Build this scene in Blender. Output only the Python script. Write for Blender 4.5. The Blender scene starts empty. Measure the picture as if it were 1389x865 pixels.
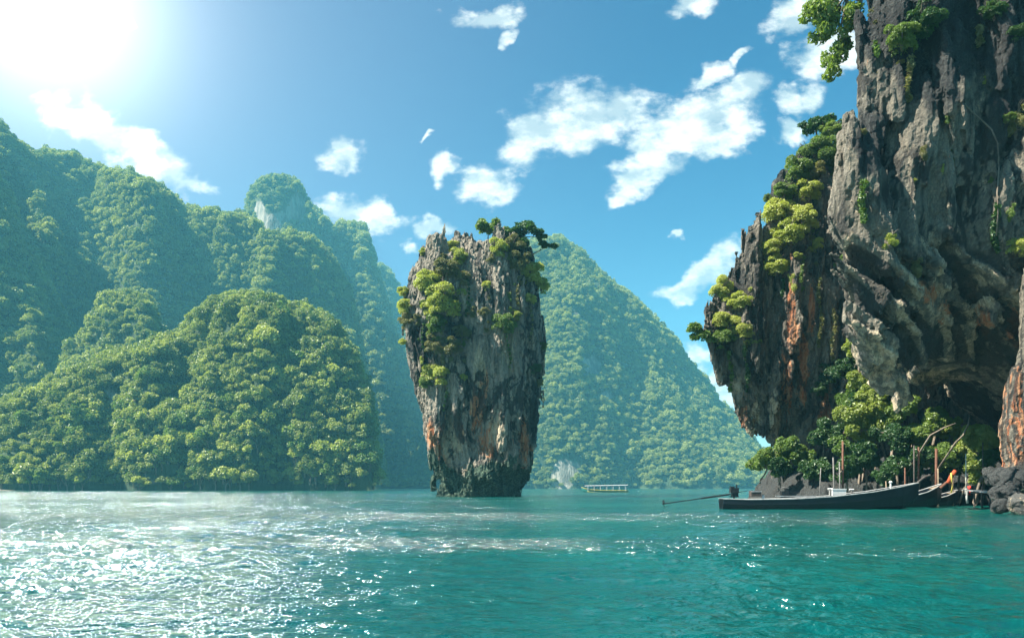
import bpy, math, random
import numpy as np
from mathutils import Vector
R = math.radians
random.seed(7); RNG = np.random.default_rng(7)
S = bpy.context.scene
COL = S.collection
# ------------------------------------------------------------------ camera, sky, sun, exposure
CAM_H = 1.2; F = 1080.0; CX = 694.5; HY = 661.0     # focal length and horizon in photo pixels
cam = bpy.data.cameras.new('camera'); cam.lens = 28; cam.sensor_width = 36
cam.shift_y = (HY-432.5)/1389; cam.clip_end = 20000; cam.clip_start = .1
camo = bpy.data.objects.new('camera', cam); COL.objects.link(camo)
camo.location = (0, 0, CAM_H); camo.rotation_euler = (R(90), 0, 0); S.camera = camo
SUN_AZ, SUN_EL = -105.0, 50.0
S.view_settings.view_transform = 'Standard'; S.view_settings.look = 'None'
S.view_settings.exposure = 1.75; S.view_settings.gamma = 1
S.cycles.use_denoising = True
S.cycles.max_bounces = 6; S.cycles.diffuse_bounces = 3; S.cycles.glossy_bounces = 2
S.cycles.transmission_bounces = 3; S.cycles.volume_bounces = 1; S.cycles.transparent_max_bounces = 6
S.cycles.caustics_reflective = True; S.cycles.blur_glossy = 1.0; S.cycles.caustics_refractive = False
S.cycles.sample_clamp_indirect = 6

def P(px, py, D):
    """point of the place seen at a photo pixel at distance D"""
    return Vector(((px-CX)/F*D, D, CAM_H+(HY-py)/F*D))

class NT:
    def __init__(s, tree): s.t = tree
    def n(s, typ, _in=None, **kw):
        nd = s.t.nodes.new(typ)
        for k, v in kw.items(): setattr(nd, k, v)
        for k, v in (_in or {}).items():
            if isinstance(v, bpy.types.NodeSocket): s.t.links.new(v, nd.inputs[k])
            else: nd.inputs[k].default_value = v
        return nd
    def math(s, op, a, b=0.0, c=None, clamp=False):
        i = {0: a, 1: b}
        if c is not None: i[2] = c
        return s.n('ShaderNodeMath', i, operation=op, use_clamp=clamp).outputs[0]
    def vm(s, op, a, b=None):
        i = {0: a}
        if b is not None: i[1] = b
        nd = s.n('ShaderNodeVectorMath', i, operation=op)
        return nd.outputs['Value'] if op in ('LENGTH', 'DOT_PRODUCT') else nd.outputs[0]
    def mix(s, f, a, b, blend='MIX'):
        nd = s.n('ShaderNodeMix', data_type='RGBA', blend_type=blend)
        for k, v in ((0, f), (6, a), (7, b)):
            if isinstance(v, bpy.types.NodeSocket): s.t.links.new(v, nd.inputs[k])
            else: nd.inputs[k].default_value = v if k == 0 else tuple(v)+((1,) if len(v) == 3 else ())
        return nd.outputs[2]
    def ss(s, x, a, b):
        return s.n('ShaderNodeMapRange', {0: x, 1: a, 2: b, 3: 0.0, 4: 1.0}, interpolation_type='SMOOTHSTEP', clamp=True).outputs[0]
    def noise(s, vec, scale, detail=4, rough=.55, **kw):
        return s.n('ShaderNodeTexNoise', {'Vector': vec, 'Scale': scale, 'Detail': detail, 'Roughness': rough}, **kw).outputs[0]

world = bpy.data.worlds.new('World'); S.world = world; world.use_nodes = True
world.cycles.sampling_method = 'MANUAL'; world.cycles.sample_map_resolution = 1024
W = NT(world.node_tree)
sky = W.n('ShaderNodeTexSky', sky_type='NISHITA', sun_disc=False, sun_elevation=R(SUN_EL), sun_rotation=R(SUN_AZ),
          altitude=0, air_density=1.0, dust_density=0.6, ozone_density=2.5)
gen = W.n('ShaderNodeTexCoord').outputs['Generated']
sep = W.n('ShaderNodeSeparateXYZ', {0: gen})
yy = W.math('MAXIMUM', sep.outputs[1], .02)
pu = W.math('DIVIDE', sep.outputs[0], yy); pv = W.math('DIVIDE', sep.outputs[2], yy)
pc = W.n('ShaderNodeCombineXYZ', {0: pu, 1: pv, 2: 0.0}).outputs[0]
CLOUDS = [(730,190,55,30,25),(790,165,75,42,18),(850,150,65,34,5),(905,165,60,32,-5),(958,160,62,38,18),(1003,132,34,20,25),(968,192,42,20,5),(885,192,36,24,0),
 (870,236,50,22,25),(842,256,26,12,25),(665,28,40,18,0),(690,52,18,13,30),(935,8,32,18,0),(960,102,34,13,25),(1012,75,16,8,50),(1085,22,48,30,20),
 (1112,78,52,30,15),(1075,140,30,20,0),(1106,135,27,26,20),(1085,174,34,15,10),(460,215,34,17,0),(605,232,20,17,20),(652,252,42,28,0),(580,302,24,14,0),
 (490,302,48,22,-5),(515,302,20,25,0),(575,186,11,5,0),(928,316,11,6,0),(925,388,54,15,3),(968,376,40,20,20),(990,345,18,30,-20),(178,40,11,7,0),
 (105,165,50,20,-32),(160,192,62,32,-32),(212,230,54,30,-25),(246,255,42,22,0),(945,492,24,20,-20),(978,535,28,26,-30),(560,330,14,8,0)]
wn1 = W.n('ShaderNodeTexNoise', {'Vector': pc, 'Scale': 14.0, 'Detail': 4}).outputs[1]; wn2 = W.n('ShaderNodeTexNoise', {'Vector': pc, 'Scale': 45.0, 'Detail': 3}).outputs[1]
pw_ = W.vm('ADD', pc, W.n('ShaderNodeVectorMath', {0: W.vm('SUBTRACT', wn1, (.5, .5, .5)), 3: .075}, operation='SCALE').outputs[0])
pw_ = W.vm('ADD', pw_, W.n('ShaderNodeVectorMath', {0: W.vm('SUBTRACT', wn2, (.5, .5, .5)), 3: .022}, operation='SCALE').outputs[0])
pw_ = W.vm('MULTIPLY', pw_, (1, 1, 0))
fld = None
for (x, y, rx, ry, a) in CLOUDS:
    mp = W.n('ShaderNodeMapping', {'Vector': pw_, 'Location': ((x-CX)/F, (HY-y)/F, 0), 'Rotation': (0, 0, R(a)), 'Scale': (rx/F, ry/F, 1)}, vector_type='TEXTURE')
    e = W.math('SUBTRACT', 1.0, W.vm('LENGTH', mp.outputs[0]))
    fld = e if fld is None else W.math('MAXIMUM', fld, e)
fld = W.math('MAXIMUM', fld, -1.0)
rot = W.n('ShaderNodeMapping', {'Vector': pc, 'Rotation': (0, 0, R(-22)), 'Scale': (.75, 1.25, 1)}).outputs[0]
n1 = W.noise(rot, 13, 9, .62); n2 = W.noise(rot, 38, 6, .6)
edge = W.math('ADD', fld, W.math('MULTIPLY', W.math('SUBTRACT', n1, .47), 3.0))
edge = W.math('ADD', edge, W.math('MULTIPLY', W.math('SUBTRACT', n2, .5), .7))
alpha = W.math('MULTIPLY', W.ss(edge, -.15, .60), W.ss(sep.outputs[1], .05, .2))
off = W.vm('ADD', rot, (-.012, .02, 0))
lite = W.math('SUBTRACT', n1, W.noise(off, 13, 9, .62))
body = W.ss(W.math('ADD', lite, W.math('MULTIPLY', W.math('SUBTRACT', n2, .5), .25)), -.10, .12)
ccol = W.mix(body, (.46, .53, .59), (1.0, .985, .95))
sd = Vector((math.sin(R(SUN_AZ))*math.cos(R(SUN_EL)), math.cos(R(SUN_AZ))*math.cos(R(SUN_EL)), math.sin(R(SUN_EL))))
hz_ = W.math('POWER', W.math('SUBTRACT', 1.0, W.math('MAXIMUM', sep.outputs[2], 0.0), clamp=True), 4.2)
tint = W.mix(1.0, sky.outputs[0], W.mix(hz_, (.012, .31, .62), (.84, 1.04, .94)), 'MULTIPLY')
skyc = W.vm('SCALE', tint); W.t.nodes[-1].inputs[3].default_value = .050
ad = W.vm('NORMALIZE', gen); dt = W.vm('DOT_PRODUCT', ad, tuple(Vector(((55-CX)/F, 1, (HY+12)/F)).normalized()))
dt = W.math('MAXIMUM', dt, 0.0)
aure = W.math('ADD', W.math('MULTIPLY', W.math('POWER', dt, 11.0), .075), W.math('ADD', W.math('ADD', W.math('MULTIPLY', W.math('POWER', dt, 90.0), .14), W.math('MULTIPLY', W.math('POWER', dt, 260.0), .35)), W.math('MULTIPLY', W.math('POWER', dt, 6500.0), 640.0)))

csc = W.n('ShaderNodeVectorMath', {0: ccol, 3: .36}, operation='SCALE').outputs[0]
fin = W.vm('ADD', W.mix(alpha, skyc, csc), W.n('ShaderNodeVectorMath', {0: (1.0, 1.0, .92), 3: aure}, operation='SCALE').outputs[0])
bg = world.node_tree.nodes['Background']; world.node_tree.links.new(fin, bg.inputs[0]); bg.inputs[1].default_value = 1.0
sun = bpy.data.lights.new('sun', 'SUN'); sun.energy = 5.0; sun.angle = R(.5); sun.color = (1, .93, .79)
suno = bpy.data.objects.new('sun', sun); COL.objects.link(suno)
suno.rotation_euler = (-sd).to_track_quat('-Z', 'Y').to_euler()

# ------------------------------------------------------------------ helpers
def tag(o, label=None, cat=None, group=None, kind=None):
    if label: o['label'] = label
    if cat: o['category'] = cat
    if group: o['group'] = group
    if kind: o['kind'] = kind
    return o
def mesh_np(name, V, Fq, smooth=False, attrs=None):
    me = bpy.data.meshes.new(name); V = np.asarray(V, np.float32); Fq = np.asarray(Fq, np.int32); k = Fq.shape[1]
    me.vertices.add(len(V)); me.vertices.foreach_set('co', V.ravel())
    me.loops.add(Fq.size); me.loops.foreach_set('vertex_index', Fq.ravel())
    me.polygons.add(len(Fq)); me.polygons.foreach_set('loop_start', np.arange(0, Fq.size, k, dtype=np.int32))
    me.polygons.foreach_set('use_smooth', np.full(len(Fq), smooth))
    for n, a in (attrs or {}).items():
        at = me.attributes.new(n, 'FLOAT', 'POINT'); at.data.foreach_set('value', np.asarray(a, np.float32))
    me.update(calc_edges=True); return me
def obj(name, me, mat=None, parent=None, loc=None):
    if mat and not me.materials: me.materials.append(mat)
    o = bpy.data.objects.new(name, me); COL.objects.link(o)
    if parent: o.parent = parent
    if loc is not None: o.location = loc
    return o
def empty(name, loc=(0, 0, 0), rz=0):
    o = bpy.data.objects.new(name, None); COL.objects.link(o); o.location = loc; o.rotation_euler = (0, 0, rz); return o
class MB:
    """collects boxes, tubes and lofts into one mesh"""
    def __init__(s): s.v = []; s.f = []
    def add(s, v, f): b = len(s.v); s.v += [tuple(p) for p in v]; s.f += [tuple(i+b for i in q) for q in f]; return s
    def box(s, c, d, rz=0, rx=0, ry=0):
        from mathutils import Euler
        m = Euler((rx, ry, rz)).to_matrix(); v = []
        for x in (-.5, .5):
            for y in (-.5, .5):
                for z in (-.5, .5): v.append(m @ Vector((x*d[0], y*d[1], z*d[2]))+Vector(c))
        return s.add(v, [(0,1,3,2),(4,6,7,5),(0,4,5,1),(2,3,7,6),(0,2,6,4),(1,5,7,3)])
    def tube(s, pts, rad, n=8, cap=True):
        pts = [Vector(p) for p in pts]; rad = rad if hasattr(rad, '__len__') else [rad]*len(pts); rings = []
        for i, p in enumerate(pts):
            t = (pts[min(i+1, len(pts)-1)]-pts[max(i-1, 0)]).normalized()
            a = t.cross(Vector((0, 0, 1)));  a = a.normalized() if a.length > .05 else Vector((1, 0, 0)); b = t.cross(a).normalized()
            rings.append([p+(a*math.cos(2*math.pi*k/n)+b*math.sin(2*math.pi*k/n))*rad[i] for k in range(n)])
        return s.loft(rings, cap)
    def loft(s, rings, cap=True, closed=True):
        n = len(rings[0]); v = [p for r in rings for p in r]; f = []
        for i in range(len(rings)-1):
            for k in range(n if closed else n-1):
                f.append((i*n+k, i*n+(k+1) % n, (i+1)*n+(k+1) % n, (i+1)*n+k))
        if cap: f += [tuple(range(n))[::-1], tuple((len(rings)-1)*n+k for k in range(n))]
        return s.add(v, f)
    def build(s, name, mat, parent=None, smooth=False, loc=None):
        me = bpy.data.meshes.new(name); me.from_pydata(s.v, [], s.f)
        if smooth: me.polygons.foreach_set('use_smooth', np.full(len(me.polygons), True))
        me.update(); return obj(name, me, mat, parent, loc)

# noise on points
_rt = np.random.default_rng(3); _perm = _rt.permutation(4096).astype(np.int32)
_g = _rt.normal(size=(4096, 3)).astype(np.float32); _g /= np.linalg.norm(_g, axis=1)[:, None]; _r = _rt.random(4096).astype(np.float32)
def _h(i, j, k): return _perm[(_perm[(_perm[i & 4095]+j) & 4095]+k) & 4095]
def perlin(x, y, z):
    x = np.asarray(x, np.float32); y = np.asarray(y, np.float32); z = np.asarray(z, np.float32)
    x, y, z = np.broadcast_arrays(x, y, z)
    i = np.floor(x).astype(np.int32); j = np.floor(y).astype(np.int32); k = np.floor(z).astype(np.int32)
    fx = x-i; fy = y-j; fz = z-k
    u = fx*fx*(3-2*fx); v = fy*fy*(3-2*fy); w = fz*fz*(3-2*fz); out = 0
    for a in (0, 1):
        for b in (0, 1):
            for c in (0, 1):
                g = _g[_h(i+a, j+b, k+c)]
                d = g[..., 0]*(fx-a)+g[..., 1]*(fy-b)+g[..., 2]*(fz-c)
                out = out+d*(u if a else 1-u)*(v if b else 1-v)*(w if c else 1-w)
    return out*1.5
def fbm(x, y, z, o=4, gain=.5):
    s = 0; a = 1
    for q in range(o): s = s+a*perlin(x+17*q, y-9*q, z+5*q); x, y, z = x*2.03, y*2.03, z*2.03; a *= gain
    return s
def ridged(x, y, z, o=3, gain=.5):
    s = 0; a = 1
    for q in range(o): s = s+a*(1-np.abs(perlin(x+11*q, y+3*q, z-7*q))*2); x, y, z = x*2.1, y*2.1, z*2.1; a *= gain
    return s
def voro(x, y, seed=0, z=None):
    """2-D (or, with z, 3-D) cells: nearest, second nearest, cell random"""
    x = np.asarray(x, np.float32); i0 = np.floor(x).astype(np.int32); j0 = np.floor(y).astype(np.int32)
    k0 = np.zeros_like(i0) if z is None else np.floor(z).astype(np.int32)
    f1 = np.full(x.shape, 9, np.float32); f2 = f1.copy(); idr = np.zeros(x.shape, np.float32)
    for a in (-1, 0, 1):
        for b in (-1, 0, 1):
            for c in ((0,) if z is None else (-1, 0, 1)):
                h = _h(i0+a+seed*31, j0+b, k0+c); rx = _r[h]; ry = _r[(h*7+13) & 4095]
                d = (i0+a+rx-x)**2+(j0+b+ry-y)**2
                if z is not None: d = d+(k0+c+_r[(h*5+71) & 4095]-z)**2
                d = np.sqrt(d); m = d < f1
                f2 = np.where(m, f1, np.minimum(f2, d)); idr = np.where(m, _r[(h*3+5) & 4095], idr); f1 = np.where(m, d, f1)
    return f1, f2, idr
def lerp(x, tab): tab = sorted(tab); return np.interp(x, [t[0] for t in tab], [t[1] for t in tab]).astype(np.float32)
def smax(a, b, k): h = np.clip(.5+.5*(a-b)/k, 0, 1); return b+(a-b)*h+k*h*(1-h)
def smin(a, b, k): return -smax(-a, -b, k)
def sst(x, a, b): t = np.clip((x-a)/(b-a), 0, 1); return t*t*(3-2*t)

def surface_nets(D, org, vox):
    nx, ny, nz = D.shape; I = D < 0
    c = np.zeros((nx-1, ny-1, nz-1), np.uint8)
    for a in (0, 1):
        for b in (0, 1):
            for e in (0, 1): c += I[a:nx-1+a, b:ny-1+b, e:nz-1+e]
    cells = (c > 0) & (c < 8); idx = np.full(c.shape, -1, np.int32); ii = np.argwhere(cells); idx[cells] = np.arange(len(ii))
    acc = np.zeros((len(ii), 3), np.float32); cnt = np.zeros(len(ii), np.float32)
    offs = [(a, b, e) for a in (0, 1) for b in (0, 1) for e in (0, 1)]
    for p in offs:
        for ax in range(3):
            if p[ax]: continue
            q = list(p); q[ax] = 1
            d0 = D[ii[:, 0]+p[0], ii[:, 1]+p[1], ii[:, 2]+p[2]]; d1 = D[ii[:, 0]+q[0], ii[:, 1]+q[1], ii[:, 2]+q[2]]
            m = (d0 < 0) != (d1 < 0); t = np.where(m, d0/np.where(m, d0-d1, 1), 0)
            pt = np.array(p, np.float32)[None]+np.eye(3, dtype=np.float32)[ax][None]*t[:, None]
            acc += pt*m[:, None]; cnt += m
    V = (ii+acc/cnt[:, None])*vox+np.array(org, np.float32); Fs = []
    for ax in range(3):
        b, e = [k for k in range(3) if k != ax]
        sl0 = [slice(None)]*3; sl1 = [slice(None)]*3; sl0[ax] = slice(0, -1); sl1[ax] = slice(1, None)
        for k in (b, e): sl0[k] = slice(1, -1); sl1[k] = slice(1, -1)
        A = I[tuple(sl0)]; B = I[tuple(sl1)]; ed = np.argwhere(A != B); inside = A[A != B]
        g = ed.copy(); g[:, b] += 1; g[:, e] += 1
        def cell(db, de): h = g.copy(); h[:, b] -= db; h[:, e] -= de; return idx[h[:, 0], h[:, 1], h[:, 2]]
        q = np.stack([cell(1, 1), cell(0, 1), cell(0, 0), cell(1, 0)], 1)
        fl = inside if ax != 1 else ~inside
        q[~fl] = q[~fl][:, ::-1]; Fs.append(q)
    Fq = np.concatenate(Fs); return V, Fq[(Fq >= 0).all(1)]
def biggest(V, Fq):
    """keep the one connected body"""
    lab = np.arange(len(V))
    while True:
        m = lab[Fq].min(1); new = lab.copy()
        for k in range(4): np.minimum.at(new, Fq[:, k], m)
        new = new[new]; new = new[new]
        if (new == lab).all(): break
        lab = new
    c = np.bincount(lab, minlength=len(V)); keep = lab == c.argmax(); idx = np.cumsum(keep)-1
    return V[keep], idx[Fq[keep[Fq[:, 0]]]].astype(np.int32)
def vnormals(V, Fq):
    n = np.cross(V[Fq[:, 2]]-V[Fq[:, 0]], V[Fq[:, 3]]-V[Fq[:, 1]]); N = np.zeros_like(V)
    for k in range(4):
        for a in range(3): N[:, a] += np.bincount(Fq[:, k], n[:, a], len(V))
    return N/np.maximum(np.linalg.norm(N, axis=1), 1e-9)[:, None]
def sdf_mesh(base, full, lo, hi, vox, band=3.0):
    n = [int((h-l)/vox)+1 for l, h in zip(lo, hi)]
    ax = [np.float32(l)+np.arange(k, dtype=np.float32)*np.float32(vox) for l, k in zip(lo, n)]
    D = np.empty(n, np.float32); step = 24
    for s in range(0, n[0], step):
        X, Y, Z = np.meshgrid(ax[0][s:s+step], ax[1], ax[2], indexing='ij'); d = base(X, Y, Z).astype(np.float32)
        m = np.abs(d) < band
        if m.any(): d[m] = full(X[m], Y[m], Z[m], d[m])
        D[s:s+step] = d
    for a in range(3):                      # close the body at the grid's faces
        for k in (0, -1):
            sl = [slice(None)]*3; sl[a] = k; D[tuple(sl)] = np.maximum(D[tuple(sl)], .5*vox)
    return biggest(*surface_nets(D, lo, vox))
def pix(V): return CX+F*V[:, 0]/V[:, 1], HY-F*(V[:, 2]-CAM_H)/V[:, 1]
SOLIDS = []
def seek(px, py, V, r=6):
    """where the sight line through a photo pixel meets a rock surface"""
    u, v = V['uv']; m = (np.abs(u-px) < r) & (np.abs(v-py) < r) & (V['V'][:, 2] > 0)
    if not m.any(): return None, None
    ids = np.nonzero(m)[0]; d = V['V'][ids, 1]; k = ids[np.argsort(d)[len(d)//12]]
    return Vector(V['V'][k]), Vector(V['N'][k])

# ------------------------------------------------------------------ materials
def material(name):
    m = bpy.data.materials.new(name); m.use_nodes = True; return m, NT(m.node_tree), m.node_tree.nodes['Principled BSDF']
def plain(name, col, rough=.6, metal=0, var=.25, scale=6):
    m, T, b = material(name); o = T.n('ShaderNodeTexCoord').outputs['Object']; n = T.noise(o, scale, 5)
    c = T.mix(T.ss(n, .3, .7), tuple(x*(1-var) for x in col), tuple(min(1, x*(1+var)) for x in col)); T.t.links.new(c, b.inputs['Base Color'])
    b.inputs['Roughness'].default_value = rough; b.inputs['Metallic'].default_value = metal
    T.t.links.new(T.n('ShaderNodeBump', {'Height': n, 'Strength': .15, 'Distance': .02}).outputs[0], b.inputs['Normal']); return m
def rock_mat(name, light, mid, dark, sc=1.0, streak=1.0):
    m, T, b = material(name); g = T.n('ShaderNodeNewGeometry').outputs['Position']
    def at(n): return T.n('ShaderNodeAttribute', attribute_name=n).outputs['Fac']
    w = T.vm('ADD', g, T.vm('SCALE', T.n('ShaderNodeTexNoise', {'Vector': g, 'Scale': .35*sc, 'Detail': 3}).outputs[1])); T.t.nodes[-2 if T.t.nodes[-1].operation == 'ADD' else -1]
    for nd in T.t.nodes:
        if nd.bl_idname == 'ShaderNodeVectorMath' and nd.operation == 'SCALE': nd.inputs[3].default_value = 1.2/sc
    vs = T.n('ShaderNodeMapping', {'Vector': w, 'Scale': (1, 1, .10)}).outputs[0]
    s1 = T.noise(vs, 1.1*sc, 8, .65); s2 = T.noise(vs, 4.5*sc, 6, .65); n1 = T.noise(g, .45*sc, 7, .6); n2 = T.noise(g, 5*sc, 8, .7)
    c = T.mix(T.ss(T.math('ADD', T.math('MULTIPLY', s1, .6), T.math('MULTIPLY', n2, .4)), .40, .60), mid, light)
    c = T.mix(T.math('MULTIPLY', T.ss(at('block'), .25, .95), .45), c, tuple(x*.55 for x in mid))
    c = T.mix(T.math('MULTIPLY', T.ss(T.math('ADD', s1, T.math('MULTIPLY', T.math('SUBTRACT', s2, .5), .6)), .52, .60), .75*streak), c, dark)
    c = T.mix(T.math('MULTIPLY', T.ss(s2, .56, .66), .5), c, tuple(min(1, x*1.5) for x in light))
    msk = lambda nm, k: T.math('ADD', T.math('MULTIPLY', at(nm), .55), T.math('ADD', T.math('MULTIPLY', T.math('SUBTRACT', k, .5), 1.9), T.math('MULTIPLY', T.math('SUBTRACT', n2, .5), .9)))
    s3 = T.noise(T.n('ShaderNodeMapping', {'Vector': w, 'Location': (31, 7, 3), 'Scale': (1, 1, .07)}).outputs[0], 1.6*sc, 6, .65)
    o1 = T.mix(T.ss(s2, .40, .62), (.40, .125, .045), (.50, .27, .14)); o1 = T.mix(T.ss(n2, .55, .72), o1, (.10, .04, .025))
    c = T.mix(T.ss(msk('stain', s3), .36, .52), c, o1)
    p1 = T.mix(T.ss(s2, .42, .62), (.38, .30, .20), (.58, .48, .34)); p1 = T.mix(T.ss(n2, .54, .68), p1, (.14, .12, .09))
    c = T.mix(T.ss(msk('pale', s1), .36, .56), c, p1)
    c = T.mix(T.ss(T.math('ADD', at('lichen_shade'), T.math('MULTIPLY', T.math('SUBTRACT', n1, .5), 1.4)), .40, .70), c, T.mix(T.ss(n2, .4, .7), (.012, .014, .016), (.06, .065, .06)))
    gr = T.mix(T.ss(n2, .4, .68), (.008, .030, .020), (.11, .17, .11))
    c = T.mix(T.math('MULTIPLY', T.ss(T.math('ADD', at('crack'), T.math('MULTIPLY', T.math('SUBTRACT', n2, .5), .5)), .25, .75), .85), c, (.012, .013, .014))
    c = T.mix(T.ss(T.math('ADD', at('algae'), T.math('MULTIPLY', T.math('SUBTRACT', n1, .5), 1.2)), .35, .65), c, gr)
    T.t.links.new(c, b.inputs['Base Color']); b.inputs['Roughness'].default_value = .85
    h = T.math('ADD', T.math('MULTIPLY', s2, .5), T.math('MULTIPLY', n2, .6))
    T.t.links.new(T.n('ShaderNodeBump', {'Height': h, 'Strength': 1.0, 'Distance': .5/sc}).outputs[0], b.inputs['Normal']); return m
def leaf_mat(name, a, b_, trans=.45, soft=.35):
    m = bpy.data.materials.new(name); m.use_nodes = True; T = NT(m.node_tree); T.t.nodes.clear()
    rnd = T.n('ShaderNodeObjectInfo').outputs['Random']; isl = T.n('ShaderNodeNewGeometry').outputs['Random Per Island']
    f = T.math('ADD', T.math('MULTIPLY', rnd, 1-soft), T.math('MULTIPLY', isl, soft), clamp=True)
    c = T.mix(f, a, b_)
    d = T.n('ShaderNodeBsdfDiffuse', {'Color': c}); tc = T.mix(1.0, c, (1.25, 1.35, .55), 'MULTIPLY')
    t = T.n('ShaderNodeBsdfTranslucent', {'Color': tc}); gl = T.n('ShaderNodeBsdfGlossy', {'Color': (.8, .85, .8, 1), 'Roughness': .45})
    m1 = T.n('ShaderNodeMixShader', {0: trans, 1: d.outputs[0], 2: t.outputs[0]}); m2 = T.n('ShaderNodeMixShader', {0: .04, 1: m1.outputs[0], 2: gl.outputs[0]})
    o = T.n('ShaderNodeOutputMaterial', {0: m2.outputs[0]}); return m
M = {}
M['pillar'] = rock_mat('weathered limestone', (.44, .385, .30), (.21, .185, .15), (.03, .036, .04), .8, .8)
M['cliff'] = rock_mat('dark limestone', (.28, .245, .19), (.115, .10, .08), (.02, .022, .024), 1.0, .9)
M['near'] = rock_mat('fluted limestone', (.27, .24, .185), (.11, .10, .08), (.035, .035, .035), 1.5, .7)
M['shore'] = rock_mat('dark shore rock', (.06, .06, .055), (.03, .03, .028), (.012, .012, .012), 2, 1)
M['boulder'] = rock_mat('wet boulder rock', (.11, .11, .10), (.05, .05, .047), (.02, .022, .025), 3, 1)
M['leaf_lime'] = leaf_mat('lime leaves', (.27, .32, .06), (.42, .44, .12), .45)
M['leaf_shore'] = leaf_mat('pale shore leaves', (.16, .21, .04), (.28, .33, .08), .45)
M['leaf_mid'] = leaf_mat('fresh green leaves', (.08, .15, .03), (.19, .26, .06), .45)
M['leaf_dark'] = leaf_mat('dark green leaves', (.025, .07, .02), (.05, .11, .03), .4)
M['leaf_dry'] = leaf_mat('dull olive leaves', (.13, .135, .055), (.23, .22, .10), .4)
M['forest'] = leaf_mat('forest leaves', (.045, .095, .022), (.38, .41, .11), .4, .35)
M['bark'] = plain('bark', (.16, .13, .10), .9)
M['dark_bark'] = plain('dark bark', (.05, .04, .032), .9)

# ------------------------------------------------------------------ water
def build_water():
    th = np.concatenate([np.linspace(-180, -44, 60)[:-1], np.linspace(-44, 44, 980), np.linspace(44, 180, 60)[1:]])*np.pi/180
    r = np.concatenate([[.4, 1, 2, 3], np.exp(np.arange(math.log(3.8), math.log(160), .0062)), np.geomspace(165, 1700, 60)])
    Rr, T = np.meshgrid(r, th, indexing='ij'); X = Rr*np.sin(T); Y = Rr*np.cos(T); Z = np.zeros_like(X)
    rs = np.random.default_rng(5); Xf = X.astype(np.float32); Yf = Y.astype(np.float32)
    wx = perlin(X*.25, Y*.25, 0)*.9; wy = perlin(X*.25, Y*.25, 9)*.9
    for (L, amp, n) in ((3.2, .010, 4), (1.5, .009, 6), (.8, .009, 7), (.42, .0065, 8), (.24, .0036, 8)):
        for k in range(n):
            a = rs.normal(.35, .55); l = L*rs.uniform(.75, 1.3); ph = rs.uniform(0, 6.28)
            s = np.sin(2*np.pi/l*((X+wx)*math.sin(a)+(Y+wy)*math.cos(a))+ph)
            fade = np.clip((90*l-Rr*1.0)/(40*l), 0, 1)
            Z += amp/math.sqrt(n)*3.0*(1.2*(.5+.5*s)**1.6-.6)*fade
    patch = .55+.9*sst(fbm(Xf*.06, Yf*.02, 0*Xf, 3), -.3, .5); Z *= patch
    Z += .012*ridged(Xf*1.6, Yf*2.6, 0*Xf, 3)*np.clip(1.3-Rr/45, 0, 1)*.8*patch
    Z *= np.clip((Rr-1)/3, 0, 1); nt = len(th); V = np.stack([X, Y, Z-.02], -1).reshape(-1, 3)
    i, j = np.meshgrid(np.arange(len(r)-1), np.arange(nt-1), indexing='ij'); a = i*nt+j
    Fq = np.stack([a, a+1, a+nt+1, a+nt], -1).reshape(-1, 4)[:, ::-1]
    ring = [[k, k+1, nt*len(r), nt*len(r)] for k in range(0)]
    m, Tn, b = material('sea water'); g = Tn.n('ShaderNodeNewGeometry').outputs['Position']
    mp = Tn.n('ShaderNodeMapping', {'Vector': g, 'Scale': (.65, 1.25, 1)}).outputs[0]
    h = Tn.math('ADD', Tn.math('MULTIPLY', Tn.noise(mp, 2.2, 5, .62), 1.0), Tn.math('MULTIPLY', Tn.noise(mp, 8.0, 3, .6), .25))
    pt = Tn.ss(Tn.noise(Tn.n('ShaderNodeMapping', {'Vector': g, 'Scale': (.010, .05, 1)}).outputs[0], 1.0, 4, .6), .40, .62)
    bump = Tn.n('ShaderNodeBump', {'Height': h, 'Strength': Tn.math('ADD', .40, Tn.math('MULTIPLY', pt, .6)), 'Distance': .55})
    c = Tn.mix(Tn.ss(Tn.noise(g, .05, 4), .35, .65), (.0, .058, .053), (.001, .088, .074))
    Tn.t.links.new(c, b.inputs['Base Color']); Tn.t.links.new(bump.outputs[0], b.inputs['Normal'])
    b.inputs['Roughness'].default_value = .12; b.inputs['IOR'].default_value = 2.0
    o = obj('sea', mesh_np('sea', V, Fq, True), m); tag(o, 'rippled turquoise sea of the bay, glittering white under the sun', 'sea', kind='structure')
build_water()

# ------------------------------------------------------------------ foliage prototypes
def leaf_cloud(lobes, n, size, rng, up=.5, jit=.6, shell=.3, drop=-.5, asp=1.7):
    lobes = np.array(lobes, float); w = lobes[:, 3]**2; w /= w.sum(); k = rng.choice(len(lobes), n, p=w)
    d = rng.normal(size=(n, 3)); d /= np.linalg.norm(d, axis=1)[:, None]
    low = d[:, 2] < drop; d[low, 2] *= -1
    rr = lobes[k, 3]*(1-shell*rng.random(n)**1.5+.10*rng.random(n)); sq = lobes[k, 4] if lobes.shape[1] > 4 else .8
    c = lobes[k, :3]+d*rr[:, None]*np.stack([np.ones(n), np.ones(n), np.full(n, 1.0)*sq], 1)
    nn = d*.7+np.array([0, 0, up])+rng.normal(size=(n, 3))*jit; nn /= np.linalg.norm(nn, axis=1)[:, None]
    a = np.cross(nn, rng.normal(size=(n, 3))); a /= np.linalg.norm(a, axis=1)[:, None]; b = np.cross(nn, a)
    s = size*rng.uniform(.6, 1.35, n); A = a*(s*asp)[:, None]*.5; B = b*s[:, None]*.5; bend = nn*(s*.18)[:, None]
    V = np.stack([c-A-bend, c-B*1.0, c+A-bend, c+B*1.0], 1).reshape(-1, 3); return V, np.arange(4*n).reshape(n, 4)
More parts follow.
